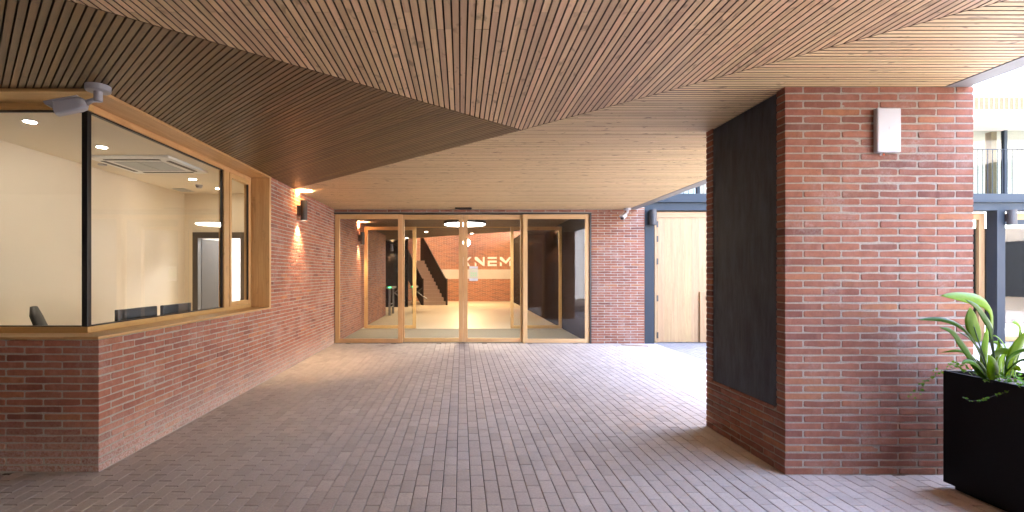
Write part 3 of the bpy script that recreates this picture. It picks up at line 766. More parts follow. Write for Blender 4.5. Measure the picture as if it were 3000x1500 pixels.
# rails under and over the glass
zr0, zr1 = 1.137, 2.974
MB().box(XL, XG, YG, YG + .07, zs0, zr0).build('bottom_rail', M['larchX'], cw, .002)
MB().box(XG - .07, XG, YG + .0705, YR + .06, zs0, zr0).build('bottom_rail', M['larchY'], cw, .002)
MB().box(XL, XG, YG, YG + .07, zr1, zh1 - .001).build('top_rail', M['larchX'], cw, .002)
MB().box(XG - .07, XG, YG + .0705, YR + .06, zr1, zh1 - .001).build('top_rail', M['larchY'], cw, .002)
YM0, YM1 = 6.714, 6.862
MB().box(XL, XG - .062, YG + .02, YG + .036, zr0 - .01, zr1 + .01).build('pane', M['glass'], cw)
MB().box(XG - .036, XG - .02, YG + .062, YM0 + .01, zr0 - .01, zr1 + .01).build('pane', M['glass'], cw)
MB().box(XG - .062, XG - .012, YG + .012, YG + .062, zr0 + .001, zr1 - .001).build('corner_post', M['black'], cw, .004)
MB().box(XG - .04, XG - .015, YM0 - .03, YM0 - .001, zr0 + .001, zr1 - .001).each('seal', M['black'], cw)
MB().box(XL, XG - .07, YG + .012, YG + .045, zr1 - .014, zr1 - .001).box(XL, XG - .07, YG + .012, YG + .045, zr0 + .001, zr0 + .010).box(XG - .045, XG - .012, YG + .07, YM0 - .031, zr1 - .014, zr1 - .001).box(XG - .045, XG - .012, YG + .07, YM0 - .031, zr0 + .001, zr0 + .010).each('seal', M['black'], cw)
MB().box(XG - .07, XG + .004, YM0, YM1, zr0 + .0005, zr1 - .0005).build('mullion', M['larchZ'], cw, .002)
cs = MB(); c0, c1, z0, z1 = YM1 + .004, YR - .05, zr0 + .006, zr1 - .006
cs.box(XG - .06, XG + .012, c0, c0 + .055, z0, z1).box(XG - .06, XG + .012, c1 - .055, c1, z0, z1)
cas = cs.each('casement_stile', M['larchZ'], cw, .003)
MB().box(XG - .058, XG + .010, c0 + .056, c1 - .056, z0, z0 + .06).box(XG - .058, XG + .010, c0 + .056, c1 - .056, z1 - .06, z1).each('casement_rail', M['larchY'], cw, .003)
MB().box(XG - .03, XG - .018, c0 + .05, c1 - .05, z0 + .055, z1 - .055).build('pane', M['glass'], cw)
MB().box(XG - .016, XG + .004, c1 - .074, c1 - .0555, z0 + .061, z1 - .061).each('seal', M['black'], cw)
MB().box(XG - .07, XG - .001, c1 + .002, YR + .06, zr0 + .0007, zr1 - .0007).build('jamb', M['larchZ'], cw, .002)

# ------------------------------------------------------------------ booth room
ZR = 2.98
rm = thing('booth_room', 'bare cream plastered room inside the glazed booth', 'room', (-4, 6, 0))
XR, YRB = -4.80, 8.76
bx('side_wall', M['plaster'], rm, XR - .1, XR, 4.4, YRB, 0, ZR)
MB().box(XR, -4.655, YRB, YRB + .12, 0, 2.31).box(-3.73, XW - .255, YRB, YRB + .12, 0, 2.31).box(XR, XW - .255, YRB, YRB + .12, 2.311, ZR).box(XW - .34, XW - .256, 7.67, YRB, 0, ZR).each('back_wall', M['plaster'], rm)
bx('ceiling', M['plaster'], rm, -6.6, XG - .085, YG + .085, 12.5, ZR + .001, ZR + .07)
bx('floor', M['plaster'], rm, -6.6, XW - .26, YB + .26, 12.5, -.07, .02)
MB().box(-6.7, -6.6, YB + .3, 12.5, 0, ZR).box(-6.6, XR - .1, 6.2, 6.3, 0, ZR).each('outer_wall', M['plaster'], rm)
bx('corridor_wall', M['whitewall'], rm, -6.6, XW - .26, 11.3, 11.4, 0, ZR)
light('corridor_fill', 'AREA', (-4.0, 10.2, 2.9), 45, (.96, .98, 1), rm, (-4.0, 10.2, 0), size=.8)  # unseen light added to whiten the corridor beyond the open door
dk = thing('desk', 'pale desk along the booth window', 'desk', (-3.4, 5.6, 0))
MB().box(-3.95, -3.24, 4.55, 6.9, .70, .74).build('desk_top', M['whitewall'], dk, .004)
for y in (4.6, 6.85):
    for x in (-3.9, -3.31): MB().box(x - .025, x + .025, y - .025, y + .025, .02, .70).build('leg', M['steel_l'], dk)
M['monitor'] = plain('monitor_shell', (.030, .042, .058), .35)
M['monlogo'] = plain('monitor_logo', (.35, .37, .40), .4)
for k, (y0, y1, zt) in enumerate(((4.80, 5.42, 1.243), (5.53, 6.10, 1.240))):
    t = thing('monitor', ('back of a dark computer monitor in the booth window, nearer the glass corner', 'back of a dark computer monitor in the booth window with a pale maker name')[k], 'monitor', (-3.36, (y0 + y1) / 2, .74), 'monitors on the booth desk')
    sc_ = MB().box(-3.30, -3.26, y0, y1, zt - .36, zt).build('screen_case', M['monitor'], t, .006)
    MB().box(-3.335, -3.301, (y0 + y1) / 2 - .03, (y0 + y1) / 2 + .03, .76, zt - .1).build('stand', M['monitor'], t)
    MB().box(-3.42, -3.27, (y0 + y1) / 2 - .12, (y0 + y1) / 2 + .12, .741, .755).build('foot', M['monitor'], t, .003)
    if k == 1:
        fc = bpy.data.curves.new('maker_name', 'FONT'); fc.body = 'ASUS'; fc.size = .075; fc.align_x = 'CENTER'; fc.extrude = .001
        fo = bpy.data.objects.new('maker_name', fc); COL.objects.link(fo); fo.location = (-3.2585, (y0 + y1) / 2, zt - .16); fo.rotation_euler = (rad(90), 0, rad(90))
        bpy.context.view_layer.update()
        me = bpy.data.meshes.new_from_object(fo.evaluated_get(bpy.context.evaluated_depsgraph_get())); mw = fo.matrix_world.copy(); bpy.data.objects.remove(fo)
        me.transform(mw); me.materials.clear(); me.materials.append(M['monlogo']); o = link(bpy.data.objects.new('maker_name', me)); setparent(o, sc_)
# chair
M['chairfab'] = plain('black_mesh_fabric', (.018, .017, .016), .7)
CR = Matrix.Translation((-4.15, 5.2, 0)) @ Matrix.Rotation(rad(36), 4, 'Z') @ Matrix.Translation((4.15, -5.2, 0))
ch = thing('office_chair', 'black office chair whose backrest shows above the booth sill', 'chair', (-4.15, 5.2, 0))
b = MB(); b.smooth = True
pts = [(-4.20, .62), (-4.22, .80), (-4.27, 1.0), (-4.325, 1.16), (-4.345, 1.255)]
vs = []; fs = []
for i, (x, z) in enumerate(pts):
    hw = (.20, .22, .22, .20, .14)[i]; th = (.05, .06, .06, .055, .03)[i]
    for k in range(10):
        a = 2 * math.pi * k / 10; vs.append((x + th * math.cos(a), 5.2 + hw * math.sin(a), z))
for i in range(4):
    for k in range(10): fs.append((i * 10 + k, i * 10 + (k + 1) % 10, i * 10 + 10 + (k + 1) % 10, i * 10 + 10 + k))
fs += [tuple(range(9, -1, -1)), tuple(range(40, 50))]
b.add(vs, fs).xf(CR).build('backrest', M['chairfab'], ch)
MB().box(-4.16, -3.72, 4.98, 5.42, .46, .54).xf(CR).build('seat', M['chairfab'], ch, .03)
MB().tube([(-3.94, 5.2, .08), (-3.94, 5.2, .46)], .03).xf(CR).build('post', M['black'], ch)
for k in range(5):
    a = rad(72 * k); MB().tube([(-3.94, 5.2, .1), (-3.94 + .3 * math.cos(a), 5.2 + .3 * math.sin(a), .05)], [.025, .018], 8).xf(CR).build('leg', M['black'], ch)
# room fittings
ac = thing('ceiling_cassette', 'white square air conditioning cassette in the booth ceiling', 'air conditioner', (-3.9, 6.3, ZR))
ax0, ax1, ay0, ay1 = -4.40, -3.42, 5.90, 6.84
M['acwhite'] = plain('ac_white', (.78, .78, .75), .45, .02); M['acgrille'] = plain('ac_grille', (.42, .44, .45), .6)
acp = MB().box(ax0, ax1, ay0, ay1, ZR - .035, ZR).build('panel', M['acwhite'], ac, .012)
MB().box(ax0 + .2, (ax0 + ax1) / 2 - .01, ay0 + .2, ay1 - .2, ZR - .042, ZR - .036).box((ax0 + ax1) / 2 + .01, ax1 - .2, ay0 + .2, ay1 - .2, ZR - .042, ZR - .036).each('grille', M['acgrille'], acp)
for a in ((ax0 + .16, ax1 - .16, ay0 + .07, ay0 + .12), (ax0 + .16, ax1 - .16, ay1 - .12, ay1 - .07), (ax0 + .07, ax0 + .12, ay0 + .16, ay1 - .16), (ax1 - .12, ax1 - .07, ay0 + .16, ay1 - .16)):
    MB().box(*a, ZR - .040, ZR - .034).build('slot', M['black'], acp)
for k, y in enumerate((4.60, 5.52, 7.39, 8.20)):
    t = thing('downlight', ('lit downlight in the booth ceiling nearest the front glass', 'lit downlight in the booth ceiling just before the air conditioner', 'lit downlight in the booth ceiling behind the air conditioner', 'lit downlight in the booth ceiling nearest the inner door')[k], 'lamp', (-3.93, y, ZR), 'booth downlights')
    MB().tube([(-3.93, y, ZR - .008), (-3.93, y, ZR + .0005)], .06, 20).build('ring', M['white'], t)
    MB().tube([(-3.93, y, ZR - .0105), (-3.93, y, ZR - .0085)], .048, 20).build('bulb', M['lampdot'], t)
    light('downlight_glow', 'SPOT', (-3.93, y, ZR - .03), 18, (1, .80, .54), t, (-3.98, y + (.7 if k == 0 else 0), 0), spot_size=rad(54), spot_blend=.35, shadow_soft_size=.05)
sd_ = thing('smoke_detector', 'small round white smoke detector on the booth ceiling', 'smoke detector', (-4.1, 7.9, ZR))
MB().tube([(-4.1, 7.9, ZR - .05), (-4.1, 7.9, ZR - .025), (-4.1, 7.9, ZR)], [.035, .05, .055], 20).build('housing', M['white'], sd_)
MB().box(-4.12, -4.08, 7.845, 7.852, ZR - .035, ZR - .028).build('slot', M['black'], sd_)
tag(MB().box(-4.7, -4.5, 8.2, 8.5, ZR - .01, ZR).build('air_vent', M['acgrille']), 'small grey vent grille in the booth ceiling near the back wall', 'vent')
tag(MB().tube([(-4.55, 6.4, ZR - .015), (-4.55, 6.4, ZR)], .05, 16).build('ceiling_sensor', M['white']), 'flat white round sensor on the booth ceiling left of the air conditioner', 'sensor')
idr = thing('inner_door', 'dark grey door standing open at the back of the booth', 'door', (-4.2, YRB, 0))
M['doorgrey'] = plain('door_grey', (.075, .062, .052), .5)
MB().box(-4.655, -4.56, YRB - .02, YRB + .14, .02, 2.31).box(-3.825, -3.73, YRB - .02, YRB + .14, .02, 2.31).box(-4.559, -3.826, YRB - .02, YRB + .14, 2.21, 2.31).each('frame', M['doorgrey'], idr, .003)
b = MB(); b.box(0, .72, 0, .04, .03, 2.2); lf_ = b.xf(Matrix.Translation((-4.555, YRB + .10, 0)) @ Matrix.Rotation(rad(80), 4, 'Z')).build('leaf', M['doorgrey'], idr)
hp = Matrix.Translation((-4.555, YRB + .10, 0)) @ Matrix.Rotation(rad(80), 4, 'Z')
MB().tube([(.66, -.05, 1.05), (.55, -.05, 1.05)], .01, 8).tube([(.66, -.05, 1.05), (.66, 0, 1.05)], .01, 8).xf(hp).build('handle', M['bsteel'], lf_)

# ------------------------------------------------------------------ security cameras
def seccam(c, s, aim, label, r_disc=.088):
    """c: centre of the ceiling disc (underside of slats), s: size factor, aim: direction the lens points"""
    t = thing('security_camera', label, 'camera', c, 'security cameras'); c = Vector(c); g = M['camgrey']
    b = MB(); b.smooth = True
    b.tube([c + Vector((0, 0, -.046 * s)), c + Vector((0, 0, -.043 * s)), c + Vector((0, 0, -.036 * s)), c], [.078 * s, r_disc * s * .97, r_disc * s, r_disc * s], 32)
    o = b.build('ceiling_mount', g, t); o.modifiers.new('es', 'EDGE_SPLIT').split_angle = rad(50)
    b = MB(); b.smooth = True; b.tube([c + Vector((.0, 0, -.046 * s)), c + Vector((0, 0, -.118 * s)), c + Vector((0, 0, -.124 * s))], [.031 * s, .031 * s, .024 * s], 20); o = b.build('stem', g, t); o.modifiers.new('es', 'EDGE_SPLIT').split_angle = rad(50)
    d = Vector(aim).normalized(); j = c + Vector((0, 0, -.105 * s)); back = j + d * .085 * s + Vector((0, 0, -.012 * s))
    b = MB(); b.smooth = True; b.tube([j, j + d * .045 * s, back], [.02 * s, .017 * s, .024 * s], 14); b.build('joint', g, t)
    q = d.to_track_quat('X', 'Z').to_matrix().to_4x4()
    Mx = Matrix.Translation(back) @ q @ Matrix.Scale(s, 4)
    def rr(x, hy, z0_, z1_, cr, n=5):
        pts = []
        for (cy, cz, a0) in ((hy - cr, z1_ - cr, 0), (-hy + cr, z1_ - cr, 90), (-hy + cr, z0_ + cr, 180), (hy - cr, z0_ + cr, 270)):
            for k in range(n): a = rad(a0 + 90 * k / (n - 1)); pts.append((x, cy + cr * math.cos(a), cz + cr * math.sin(a)))
        return pts
    def loft(secs, name, m, par=None):
        b = MB(); b.smooth = True; n = len(secs[0]); vs = [p for sc in secs for p in sc]; fs = []
        for i in range(len(secs) - 1):
            for k in range(n): fs.append((i * n + k, i * n + (k + 1) % n, (i + 1) * n + (k + 1) % n, (i + 1) * n + k))
        fs += [tuple(range(n - 1, -1, -1)), tuple(range((len(secs) - 1) * n, len(secs) * n))]
        b.add(vs, fs).xf(Mx); o = b.build(name, m, par or t); o.modifiers.new('es', 'EDGE_SPLIT').split_angle = rad(45); return o
    bd = loft([rr(-.005, .022, -.03, .02, .018), rr(.015, .040, -.05, .042, .025), rr(.05, .044, -.055, .05, .025), rr(.215, .044, -.058, .048, .022)], 'body', g)
    loft([rr(.216, .038, -.05, .042, .018), rr(.219, .038, -.05, .042, .018)], 'lens_glass', M['black'], bd)
    loft([rr(.03, .047, .046, .056, .004), rr(.262, .047, .047, .056, .004)], 'sun_shield', g, bd)
    loft([rr(.20, .0465, .0, .046, .003)[:], rr(.258, .0465, .03, .0465, .003)], 'shield_cheek', g, bd)
    b = MB(); b.smooth = True; b.tube([(.219, 0, -.005), (.223, 0, -.005)], .022, 18).xf(Mx).build('lens', M['lampcase'], bd)
    return t
seccam((-2.845, 3.955, ZC), 1.0, (-.86, -.22, -.26), 'large grey bullet security camera under the ceiling at the booth corner')
seccam((fx(1838, 11.3), 11.30, ZC), .92, (-.62, -.62, -.42), 'small grey security camera above the brick pier near the timber door')

# ------------------------------------------------------------------ box on the pillar
wb = thing('access_point', 'white rounded plastic box high on the front of the brick pillar', 'wall box', (3.34, YP0, 2.7))
MB().box(3.2435, 3.4335, 3.926, YP0 - .004, 2.532, 2.882).build('cover', M['white'], wb, .012, 3)
MB().box(3.337, 3.342, 3.9245, 3.9262, 2.715, 2.732).build('mark', M['camgrey'], wb)
M['orange'] = plain('orange_plug', (.75, .12, .03), .4)
MB().tube([(3.315, 3.95, 2.535), (3.315, 3.95, 2.515)], .004, 8).build('cable_end', M['orange'], wb)
MB().tube([(3.29, 3.95, 2.535), (3.29, 3.952, 2.512)], .005, 8).build('plug', M['white'], wb)

# ------------------------------------------------------------------ stick on the paving
s0, s1 = P(1820, 1011.5, 11.22), P(1900, 1016, 11.0)
tag(MB().tube([(s0.x, s0.y, .012), (s1.x, s1.y, .012)], .009, 6).build('wooden_stick', M['paleX']), 'thin pale wooden stick lying on the paving before the brick pier', 'stick')

# ------------------------------------------------------------------ courtyard building (steel frame, timber windows, balcony)
cbld = thing('courtyard_building', 'steel framed courtyard building with timber windows and a railed balcony', 'building', (8, YE, 0))
zpx = lambda y, Y=YE: CH + (VY - y) / F * Y
YBK = 11.74
def hcol(x0, x1):
    MB().box(x0, x1, YE, YE + .016, 0, zpx(616)).box(x0, x1, YE + .224, YE + .24, 0, zpx(616)).box((x0 + x1) / 2 - .008, (x0 + x1) / 2 + .008, YE + .016, YE + .224, 0, zpx(616)).each('steel_column', M['steel'], cbld)
hcol(4.192, 4.405); 
MB().box(12.215, 12.40, YE, YE + .24, 0, zpx(616)).each('steel_column', M['steel'], cbld, .003)
zb0, zb1, zb2, zb3 = zpx(616), zpx(593), zpx(591), zpx(567.5)
MB().box(4.192, 22, YE + .02, YE + .30, zb0 + .001, zb1).build('steel_beam', M['steel_l'], cbld, .002)
MB().box(4.192, 22, YE - .06, YE + .30, zb1 + .001, zb2 + .006).build('beam_flange', M['steel_l'], cbld)
MB().box(4.192, 22, YE - .02, YE + .30, zb2 + .007, zb3).build('balcony_edge', M['steel_l'], cbld, .002)
bx('balcony_slab', M['concrete'], cbld, 4.192, 22, YE + .301, 13.2, zb0 + .2, zb3 - .02)
# ground floor windows
def gwin(x0, x1, y=YBK, z0=.02, z1=zb0 - .03, w_=.13, mats=('paleX', 'paleZ')):
    MB().box(x0, x0 + w_, y, y + .08, z0, z1).box(x1 - w_, x1, y, y + .08, z0, z1).each('window_frame', M[mats[1]], cbld, .004)
    MB().box(x0 + w_, x1 - w_, y + .002, y + .078, z0, z0 + .11).box(x0 + w_, x1 - w_, y + .002, y + .078, z1 - .155, z1).each('window_rail', M[mats[0]], cbld, .004)
    MB().box(x0 + w_ - .005, x1 - w_ + .005, y + .05, y + .062, z0 + .1, z1 - .15).build('window_pane', M['glassd'], cbld)
gwin(9.4, 12.20); gwin(12.42, 15.3); gwin(15.35, 18.3); gwin(6.3, 9.35)
bx('blind_box', M['steel_l'], cbld, 12.55, 15.17, YBK + .01, YBK + .045, zb0 - .30, zb0 - .187)
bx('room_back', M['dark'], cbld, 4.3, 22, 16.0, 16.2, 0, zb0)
bx('room_floor', M['concrete'], cbld, 4.3, 22, YBK + .09, 16.0, -.07, .015)
# upper glazing set back behind the balcony
YU = 12.75
zu0, zu1 = zb3, CH + (VY - 366) / F * YU
for x in (6.0, 8.35, 10.7, 12.78 + .98 - .0, 16.1, 18.5):
    bx('mullion', M['steel_l'], cbld, x - .04, x + .035, YU - .03, YU + .06, zu0, zu1)
MB().box(4.3, 22, YU - .02, YU + .05, zu1 - .09, zu1 - .001).box(4.3, 22, YU - .02, YU + .05, zu0, zu0 + .06).each('glazing_head', M['steel_l'], cbld)
MB().box(4.3, 22, YU + .005, YU + .017, zu0 + .05, zu1 - .08).build('glazing', M['glassd'], cbld)
bx('timber_post', M['paleZ'], cbld, 13.52, 13.66, YU + .1, YU + .25, zu0, zu1)
bx('inner_wall', M['whitewall'], cbld, 4.3, 22, 14.9, 15.0, zb3, zu1 + .3)
MB().box(4.2, 22, YU - .12, YU + .06, zu1, zpx(350, YU)).build('blind_band', M['steel_l'], cbld)
bx('sky_block', M['greyplaster'], cbld, 4.2, 12.4, 13.0, 15.0, zpx(322, YE + .35) + 1.0, 11)  # unseen tall block added to shade the courtyard from sun and sky
bx('roof_slab', M['concrete'], cbld, 4.2, 22, YE + .35, 15.0, zpx(350, YE + .35) + .001, zpx(322, YE + .35))
bx('set_back_wall', M['brownX'], cbld, 4.2, 22, 13.6, 13.8, zpx(322, YE + .35) + .001, CH + (VY - 283) / F * 13.6)
def railing(y, z0, z1, step, m, x0=4.25, x1=15.2, posts=()):
    t = MB().box(x0, x1, y - .02, y + .02, z1 - .012, z1).build('railing', m, cbld)
    x = x0 + .05; rest = MB()
    while x < x1:
        q = MB().tube([(x, y, z0), (x, y, z1 - .012)], .007, 6)
        if proj(x, y, z0)[0] > 2840 or proj(x, y, z0)[0] < 2075: o = q.build('bar', m, None); setparent(o, cbld)
        else: rest.add(q.v, q.f)
        x += step
    if rest.v: stuff(rest.build('bar_row', m, cbld))
railing(YE + .03, zb3, zpx(436), .112, M['steel_l'])
zr = zpx(322, YE + .35)
railing(YE + .5, zr, CH + (VY - 282) / F * (YE + .5), .12, M['whitewall'], 9.5, 15.2)
sconce(4.395 - .06, YE, zpx(660), zpx(616.5), (0, -1), 'unlit dark grey lamp on the steel column beside the timber door', r=.085, off_=.10, on=0)
sconce(12.44, YE + .0, zpx(660), zpx(616.5), (0, -1), 'unlit dark grey lamp on the far right steel column behind the plant', r=.085, off_=.10, on=0)
# timber door
td = thing('timber_door', 'tall pale timber door in a timber frame beside the steel column', 'door', (5.1, YE + .1, 0))
YD = YE + .12
xd0, xd1 = fx(1918, YD), 6.25
zt_ = CH + (VY - 620.5) / F * YD; zl = CH + (VY - 637.5) / F * YD
MB().box(xd0, fx(1926.5, YD), YD, YD + .10, .01, zt_).box(xd1 - .06, xd1, YD, YD + .10, .01, zt_).each('frame_post', M['paleZ'], td, .003)
MB().box(fx(1926.5, YD), xd1 - .06, YD + .001, YD + .10, zl, zt_).build('frame_head', M['paleX'], td, .003)
x = fx(1928, YD); k = 0
ws = [.155, .17, .14, .165, .15, .17, .15, .16, .16, .15]
while x < xd1 - .07 and k < 10:
    x2 = min(x + ws[k], xd1 - .064)
    MB().box(x, x2 - .0015, YD + .02, YD + .075, .02, zl - .006).build('board', M['paleZ'], td); x = x2; k += 1
for y in (702, 785, 890, 950): pass
for yy in (657, 700, 766, 874, 982):
    zc = CH + (VY - yy) / F * YD; MB().box(fx(1924, YD), fx(1928.5, YD), YD - .012, YD - .0005, zc - .07, zc + .07).build('hinge', M['black'], td, .002)
MB().box(fx(2049, YD), fx(2049, YD) + .21, YD - .03, YD + .019, .02, CH + (VY - 855) / F * YD).build('pull_board', M['paleZ'], td, .004)
MB().box(fx(2066, YD), fx(2070, YD), YD - .07, YD - .031, CH + (VY - 878) / F * YD, CH + (VY - 868) / F * YD).build('lock', M['black'], td)
# opposite side of the courtyard, unseen, added for the light it sends in
ob = thing('courtyard_building', 'unseen pale building far to the right, added for the light it bounces', 'building', (18, 0, 0))
bx('wall', M['plaster'], ob, 24, 27, -26, 11.3, 0, 12)
for i in range(4):
    for j in range(3):
        y = -9 + i * 5; z = .6 + j * 3.6
        MB().box(23.93, 23.998, y, y + 2.6, z, z + 2.4).build('window', M['steel'], ob)
# rear of the passage
rw = thing('flank_blocker', 'unseen plastered flank behind the viewer on the left, added to block sky light', 'wall', (-3, -4, 0))
def rearbrick():
    t = NT('rear_brickwork'); p = t.pos(); sx = t.n('SeparateXYZ', {0: p})
    uv = t.n('CombineXYZ', {0: t.math('ADD', sx.outputs[0], sx.outputs[1]), 1: sx.outputs[2], 2: 0.}).outputs[0]
    bt = t.n('TexBrick', {'Vector': uv, 'Color1': (.36, .125, .08, 1), 'Color2': (.22, .08, .06, 1), 'Mortar': (.43, .385, .325, 1), 'Scale': 1., 'Mortar Size': .008, 'Brick Width': .30, 'Row Height': .059})
    return t.bsdf(bt.outputs[0], .85)
M['rearbrick'] = rearbrick()
MB().box(-9.3, -2.4, -26, -1.0, 0, 14.8).build('plaster_wall', M['greyplaster'], rw)  # unseen mass added to block sky light from the rear left
MB().box(-9.3, -9, -1, YB + .3, 0, ZC + .05).build('end_wall', M['rearbrick'], rw)
rb = thing('rear_blocker', 'unseen pale block behind the viewer, added to dim the rear in reflections', 'building', (6, -10, 0))
bx('wall', M['greyplaster'], rb, -2.3, 24, -12, -9, 0, 6)  # unseen block added to dim the rear and keep bounced light neutral
rq = thing('brick_wall', 'brick wall closing the passage behind the viewer', 'wall', (0, -1.2, 0))
bx('brickwork', M['rearbrick'], rq, -2.39, 2.9, -1.3, -1.01, 0, ZC + .03)  # unseen, placed and sized to keep light from behind out of the passage
rp = thing('brick_pillar', 'second brick pillar behind the viewer, seen only in reflections', 'pillar', (3.3, -3.4, 0))
bx('brickwork', M['rearbrick'], rp, 2.9, 4.04, -1.0, -.1, 0, ZC)
sconce(3.45, -.1, 2.53, 2.88, (0, 1), 'black cylinder wall lamp on the pillar behind the viewer', on=20)

# ------------------------------------------------------------------ planter
pl = thing('planter', 'tall matt black planter box at the right edge', 'planter', (3.8, 3.3, 0))
px0, px1, py0, py1, pz0, pz1 = 3.592, 4.10, 2.62, 3.755, .040, .866
M['planter'] = plain('black_planter', (.004, .004, .004), .6, .1, Specular_IOR_Level=.15)
M['soil'] = plain('soil', (.035, .024, .016), .95, .3, 60)
MB().box(px0, px0 + .02, py0, py1, pz0, pz1).build('side_panel', M['planter'], pl, .002)
MB().box(px1 - .02, px1, py0, py1, pz0, pz1).build('side_panel', M['planter'], pl, .002)
MB().box(px0 + .0201, px1 - .0201, py0, py0 + .02, pz0, pz1 - .0005).build('end_panel', M['planter'], pl, .002)
MB().box(px0 + .0201, px1 - .0201, py1 - .02, py1, pz0, pz1 - .0005).build('end_panel', M['planter'], pl, .002)
MB().box(px0 + .045, px1 - .045, py0 + .045, py1 - .045, .001, pz0 + .01).build('plinth', M['planter'], pl)
MB().box(px0 + .021, px1 - .021, py0 + .021, py1 - .021, pz1 - .09, pz1 - .05).build('soil', M['soil'], pl)

def leafmat(name, c1, c2, trans, rough=.32, vein=True):
    t = NT(name); r = t.rnd(); p = t.pos(); a = t.noise(p, 26, 3)
    col = t.mix(a, c1, c2)
    uvn = t.n('UVMap').outputs[0] if False else None
    br = t.math('MULTIPLY_ADD', r, .5, .75)
    col = t.mix(1., col, t.n('CombineXYZ', {0: br, 1: br, 2: br}).outputs[0], 'MULTIPLY')
    b = t.n('BsdfPrincipled', {'Base Color': col, 'Roughness': rough, 'Specular IOR Level': .14})
    tr_ = t.n('BsdfTranslucent', {0: t.mix(.35, col, trans)})
    mx = t.n('MixShader', {0: .5, 1: b.outputs[0], 2: tr_.outputs[0]}); t.t.links.new(mx.outputs[0], t.out.inputs[0]); return t.m
M['leaf'] = leafmat('broad_leaf', (.10, .20, .004), (.20, .32, .006), (.50, .66, .01), .45)
M['leafd'] = leafmat('broad_leaf_dark', (.035, .10, .008), (.07, .16, .010), (.18, .34, .015), .36)
M['stem'] = plain('leaf_stem', (.05, .09, .02), .5)
M['ivy'] = leafmat('ivy_leaf', (.045, .13, .008), (.10, .22, .012), (.26, .46, .02), .45)
M['ivystem'] = plain('ivy_stem', (.07, .05, .03), .7)
ZO = lambda zx, zy: (2660 + zx / 3.5765, 840 + zy / 3.5765)
plant = thing('broad_leaf_plant', 'lush potted plant with broad arching green leaves in the black planter', 'plant', P(*ZO(860, 950), 3.49))
def catmull(pts, n):
    pts = [Vector(p) for p in pts]; out = []
    ext = [pts[0] * 2 - pts[1]] + pts + [pts[-1] * 2 - pts[-2]]
    for i in range(n):
        t = i / (n - 1) * (len(pts) - 1); k = min(int(t), len(pts) - 2); u = t - k
        p0, p1, p2, p3 = ext[k:k + 4]
        out.append(.5 * ((2 * p1) + (-p0 + p2) * u + (2 * p0 - 5 * p1 + 4 * p2 - p3) * u * u + (-p0 + 3 * p1 - 3 * p2 + p3) * u ** 3))
    return out
def broadleaf(path, ys, width, tilt, m, stemw=.0045, stem_n=0, fold=.25):
    """path: zoom points from stem foot to tip; the first stem_n points are bare stem"""
    pts = [P(*ZO(*q), ys[0] + (ys[1] - ys[0]) * i / (len(path) - 1)) for i, q in enumerate(path)]
    wm = width / 3.5765 / F * ys[1]
    blade = catmull(pts[max(stem_n - 1, 0):], 16)
    b = MB(); b.smooth = True; vs = []; n = len(blade); J = 7
    view = Vector((0, -1, 0))
    side_prev = None
    for i, p in enumerate(blade):
        d = (blade[min(i + 1, n - 1)] - blade[max(i - 1, 0)]).normalized(); t = i / (n - 1)
        s = d.cross(Vector((0, 1, 0)))
        if s.length < 1e-4: s = Vector((1, 0, 0))
        s.normalize()
        if side_prev is not None and s.dot(side_prev) < 0: s = -s
        side_prev = s
        s2 = Matrix.Rotation(rad(tilt), 3, d) @ s
        nr = s2.cross(d).normalized()
        wv = wm / 2 * (math.sin(math.pi * t ** .72) ** .8) * (1 - .12 * t) if 0 < t < 1 else wm * .01
        for j in range(J):
            u = j / (J - 1) * 2 - 1
            vs.append(p + s2 * wv * u + nr * (abs(u) ** 1.3 * wv * fold + .012 * math.sin(9 * t + 3 * u) * wv * 2))
    fs = [(i * J + j, i * J + j + 1, (i + 1) * J + j + 1, (i + 1) * J + j) for i in range(n - 1) for j in range(J - 1)]
    b.add(vs, fs); o = b.build('leaf', m, plant); sol = o.modifiers.new('thick', 'SOLIDIFY'); sol.thickness = .0012
    sp = catmull(pts[:max(stem_n, 1) + 1], 8) if stem_n else []
    mid = blade[:12]
    MB().tube(sp + mid[1 if sp else 0:], [stemw] * len(sp) + [stemw * (1 - i / 13) * .7 for i in range(len(mid) - (1 if sp else 0))], 6).build('stem', M['stem'], plant)
L, Dk = M['leaf'], M['leafd']
broadleaf([(930, 960), (905, 760), (868, 560), (895, 420), (880, 250), (790, 150), (620, 112), (470, 96), (345, 96)], (3.50, 3.34), 215, 38, L, stem_n=3, fold=.18)
broadleaf([(925, 960), (905, 740), (885, 560), (880, 440), (800, 300), (720, 205), (600, 135)], (3.49, 3.28), 120, 22, Dk, stem_n=3)
broadleaf([(850, 960), (800, 760), (745, 590), (690, 420), (670, 300), (650, 215)], (3.52, 3.60), 190, 10, L, stem_n=3, fold=.12)
broadleaf([(840, 940), (800, 810), (815, 640), (830, 500), (825, 400)], (3.53, 3.62), 105, 10, L, stem_n=1, fold=.2)
broadleaf([(860, 960), (770, 740), (690, 560), (560, 415), (390, 345), (230, 338), (90, 350)], (3.50, 3.42), 85, 40, Dk, stem_n=2)
broadleaf([(850, 960), (745, 880), (640, 690), (545, 560), (500, 500), (430, 450), (330, 428)], (3.47, 3.38), 140, 30, Dk, stem_n=1)
broadleaf([(850, 960), (765, 690), (700, 590), (620, 515), (520, 470)], (3.53, 3.62), 80, 55, Dk, stem_n=2)
broadleaf([(930, 965), (910, 900), (880, 800), (838, 712)], (3.44, 3.36), 185, 8, L, stem_n=0, fold=.15)
broadleaf([(960, 960), (975, 860), (985, 770), (1040, 690), (1100, 600)], (3.52, 3.60), 95, 20, L, stem_n=1, fold=.2)
